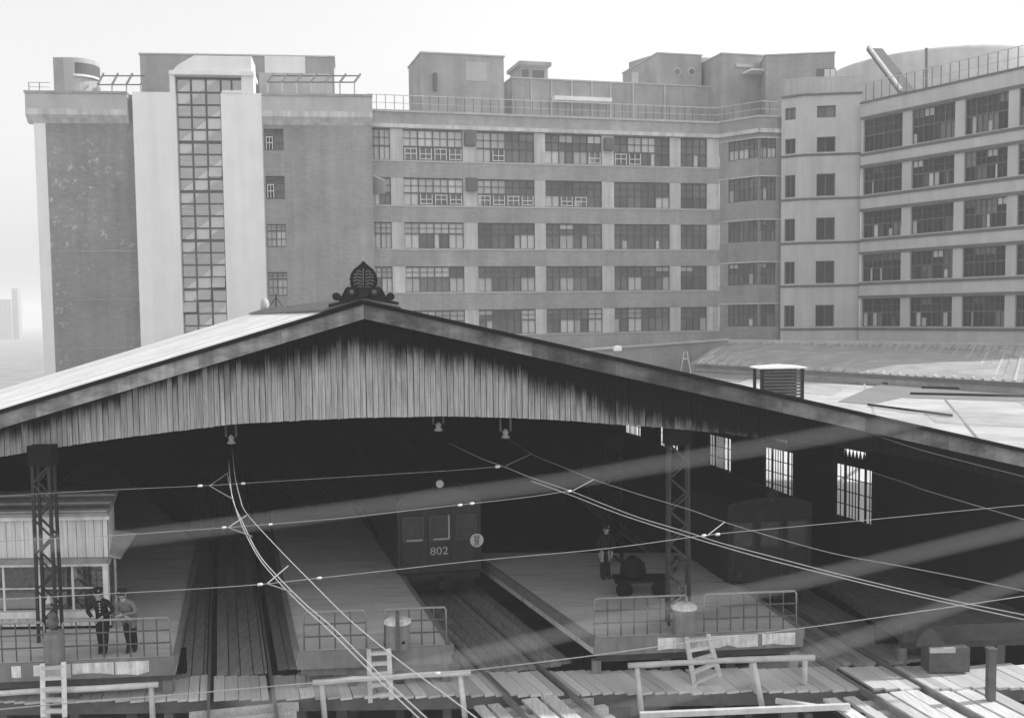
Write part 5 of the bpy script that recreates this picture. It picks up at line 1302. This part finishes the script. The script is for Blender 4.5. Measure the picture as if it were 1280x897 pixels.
def body(lean=0.0, elbows=((-.31, -.02, 1.12), (.31, -.02, 1.12)), hands=((-.10, -.26, 1.00), (.12, -.26, 1.00)), feet=((-.10, .02, .05), (.11, .06, .05)), knees=None, head=(0, -.06), hip=.10, coat=0.0, turn=(0, -1)):
    J, R, B = {}, {}, []
    def j(n, p, r): J[n] = p; R[n] = r
    j('pelvis', (0, hip, .90), (.18, .135)); j('waist', (0, hip - .03, 1.04), (.17, .13)); j('chest', (0, hip - .09 - lean * .4, 1.24), (.195, .14)); j('collar', (0, hip - .13 - lean * .7, 1.38), (.11, .09))
    hx, hy = head; hy0 = hip - .15 - lean
    j('neck', (hx * .3, hy0, 1.44), .055); j('head0', (hx * .6, hy0 - .02, 1.50), (.062, .066)); j('head1', (hx * .8, hy0 - .03, 1.555), (.082, .092)); j('head2', (hx, hy0 - .03, 1.63), (.085, .095)); j('head3', (hx, hy0 - .02, 1.69), .055)
    j('nose', (hx * .8 + turn[0] * .105, hy0 - .03 + turn[1] * .105, 1.545), .014)
    j('chin', (hx * .7 + turn[0] * .07, hy0 - .03 + turn[1] * .07, 1.492), .030)
    B += [('pelvis', 'waist', 0), ('waist', 'chest', 0), ('chest', 'collar', 0), ('collar', 'neck', 0), ('neck', 'head0', 2), ('head0', 'head1', 2), ('head1', 'head2', 2), ('head2', 'head3', 2), ('head1', 'nose', 2), ('head0', 'chin', 2)]
    for s, nm in ((-1, 'l'), (1, 'r')):
        i = 0 if s < 0 else 1
        j('sh' + nm, (s * .185, hip - .12 - lean * .6, 1.35), .075); j('el' + nm, elbows[i], .068); w_ = V(hands[i]); e_ = V(elbows[i]); dirn = (w_ - e_).normalized()
        j('cu' + nm, tuple(w_ - dirn * .02), .043); j('wr' + nm, tuple(w_), .028); j('pa' + nm, tuple(w_ + dirn * .07), (.040, .022))
        B += [('collar', 'sh' + nm, 0), ('sh' + nm, 'el' + nm, 0), ('el' + nm, 'cu' + nm, 0), ('cu' + nm, 'wr' + nm, 2), ('wr' + nm, 'pa' + nm, 2)]
        sd = dirn.cross(ZV).normalized()
        for k, (o_, l_) in enumerate(((-.030, .062), (-.010, .075), (.010, .070), (.030, .055))):
            b0 = w_ + dirn * .10 + sd * o_; b1 = b0 + dirn * l_ * .45 - ZV * .012; b2 = b1 + dirn * l_ * .25 - ZV * .035
            j('f%d%s' % (k, nm), tuple(b0), .0095); j('g%d%s' % (k, nm), tuple(b1), .009); j('h%d%s' % (k, nm), tuple(b2), .008)
            B += [('pa' + nm, 'f%d%s' % (k, nm), 2), ('f%d%s' % (k, nm), 'g%d%s' % (k, nm), 2), ('g%d%s' % (k, nm), 'h%d%s' % (k, nm), 2)]
        th = w_ + dirn * .045 - sd * s * .045 - ZV * .01; j('t0' + nm, tuple(th), .011); j('t1' + nm, tuple(th + dirn * .04 - ZV * .02), .009)
        B += [('wr' + nm, 't0' + nm, 2), ('t0' + nm, 't1' + nm, 2)]
        ft = V(feet[i]); hp = V((s * .095, hip, .84)); kn = V(knees[i]) if knees else (hp + ft) / 2 + V((0, -.04, .03))
        j('hp' + nm, tuple(hp), .118); j('kn' + nm, tuple(kn), .092); j('an' + nm, tuple(ft + ZV * .05), .075); j('he' + nm, tuple(ft + V((0, .04, 0))), .042); j('to' + nm, tuple(ft + V((s * .03, -.17, -.012))), .036)
        B += [('pelvis', 'hp' + nm, 1 if not coat else 0), ('hp' + nm, 'kn' + nm, 1), ('kn' + nm, 'an' + nm, 1), ('an' + nm, 'he' + nm, 3), ('an' + nm, 'to' + nm, 3)]
    if coat:
        for s in (-1, 1):
            n_ = 'sk%d' % (s + 1); j(n_, (s * .16, hip - .02, .74), (.085, .10)); B.append(('pelvis', n_, 0))
    return J, R, B
PG = 'people on the platforms'
f1 = foot(122, c1_, u1); f1 = V((f1.x, f1.y + .30, ZP))
m1 = person(f1, .05, *body(lean=.05, elbows=((-.33, -.05, 1.13), (.33, -.05, 1.12)), hands=((-.15, -.20, .985), (.08, -.21, 1.0)), feet=((-.05, .10, .05), (.06, .0, .05)), head=(-.02, 0), turn=(.42, -.9)), 'man in a dark buttoned uniform and peaked cap leaning on the railing', ['cloth_dark', 'cloth_trouser', 'skin', 'shoe'], group=PG, scale=.955)
for z in (1.34, 1.27, 1.20, 1.12):
    obj('button', MB().disc((.012, -.13 if z < 1.3 else -.15, z * .955), (0, 1, 0), .015, .03, 8), 'porcelain', m1)
f2 = foot(155, c1_, u1); f2 = V((f2.x, f2.y + .30, ZP))
m2 = person(f2, -.1, *body(lean=.12, elbows=((-.26, -.10, 1.10), (.29, -.08, 1.10)), hands=((.10, -.26, 1.03), (-.06, -.24, 1.07)), feet=((.02, .06, .05), (.10, .20, .05)), head=(-.03, 0), turn=(-.3, -.95), coat=1), 'man in a pale grey coat with folded arms leaning over the railing', ['cloth_coat', 'cloth_trouser', 'skin', 'shoe'], group=PG, scale=.93)
p = PD(64, 752, 25.5)
for (px, py, r_, nm, lab) in ((61, 750, .075, 'cloth_bundle', 'small white cloth knotted to the lattice mast before the hut'), (66, 776, .14, 'cloth_bundle', 'grey crumpled cloth bag hung low on the lattice mast before the hut')):
    p = PD(px, py, 25.5); q = MB(); rr = random.Random(px); q.lathe(p - ZV * r_ * 1.4, [(r_ * .3, 0), (r_ * .95, r_ * .5), (r_ * 1.05, r_ * 1.2), (r_ * .6, r_ * 2.0), (r_ * .75, r_ * 2.5), (r_ * .2, r_ * 3)], 9)
    q.v = [v + V((rr.uniform(-.25, .25), rr.uniform(-.15, .15), rr.uniform(-.2, .2))) * r_ for v in q.v]
    solo(nm, q, 'white_cloth' if py < 760 else 'cloth_coat', lab, 'cloth', 'cloths hung on the mast', smooth=True)
p4 = PZ(757, 724, ZP)
person(p4, .4, *body(hands=((-.22, .0, .84), (.22, .0, .84)), elbows=((-.27, .06, 1.10), (.27, .06, 1.10))), 'dim figure in dark clothes on the wide platform inside the shed', ['cloth_trouser', 'cloth_trouser', 'skin', 'shoe'], group=PG, scale=.98)
# heap of dark sacks and a trolley on the wide platform
p = PZ(800, 742, ZP); t_ = thing('luggage_trolley', tuple(p), 'dark luggage trolley with wheels standing on the wide platform', 'trolley')
obj('bed', MB().box(p + V((0, 0, .45)), (1.5, .8, .08)), 'tar', t_)
for dx in (-.5, .5): obj('wheel', MB().disc(p + V((dx, -.42, .24)), (0, 1, 0), .24, .06, 16), 'soot', t_)
obj('handle', MB().tube([p + V((.75, -.3, .45)), p + V((1.1, -.3, 1.0)), p + V((1.1, .3, 1.0)), p + V((.75, .3, .45))], .025, 8), 'soot', t_)
q = MB(); q.lathe(p + V((-.2, 0, .49)), [(.3, 0), (.38, .15), (.34, .4), (.18, .55), (.1, .62)], 12); solo('mail_sack', q, 'soot', 'dark bulging sack loaded on the luggage trolley', 'sack', smooth=True)

# ------------------------------------------------------------------ air
hz_ = MB(); hz_.box((0, 0, (GZ - 1 + 46) / 2), (5400, 5400, 46 - GZ + 1))
HZ = bpy.data.materials.new('mist'); HZ.use_nodes = True; n = HZ.node_tree.nodes; n.remove(n['Principled BSDF'])
pv = n.new('ShaderNodeVolumePrincipled'); pv.inputs['Color'].default_value = (1, 1, 1, 1); pv.inputs['Density'].default_value = 0.0010; pv.inputs['Anisotropy'].default_value = 0.0
HZ.node_tree.links.new(pv.outputs[0], n['Material Output'].inputs['Volume'])
MT['mist'] = HZ
obj('haze', hz_, 'mist', kind='stuff')
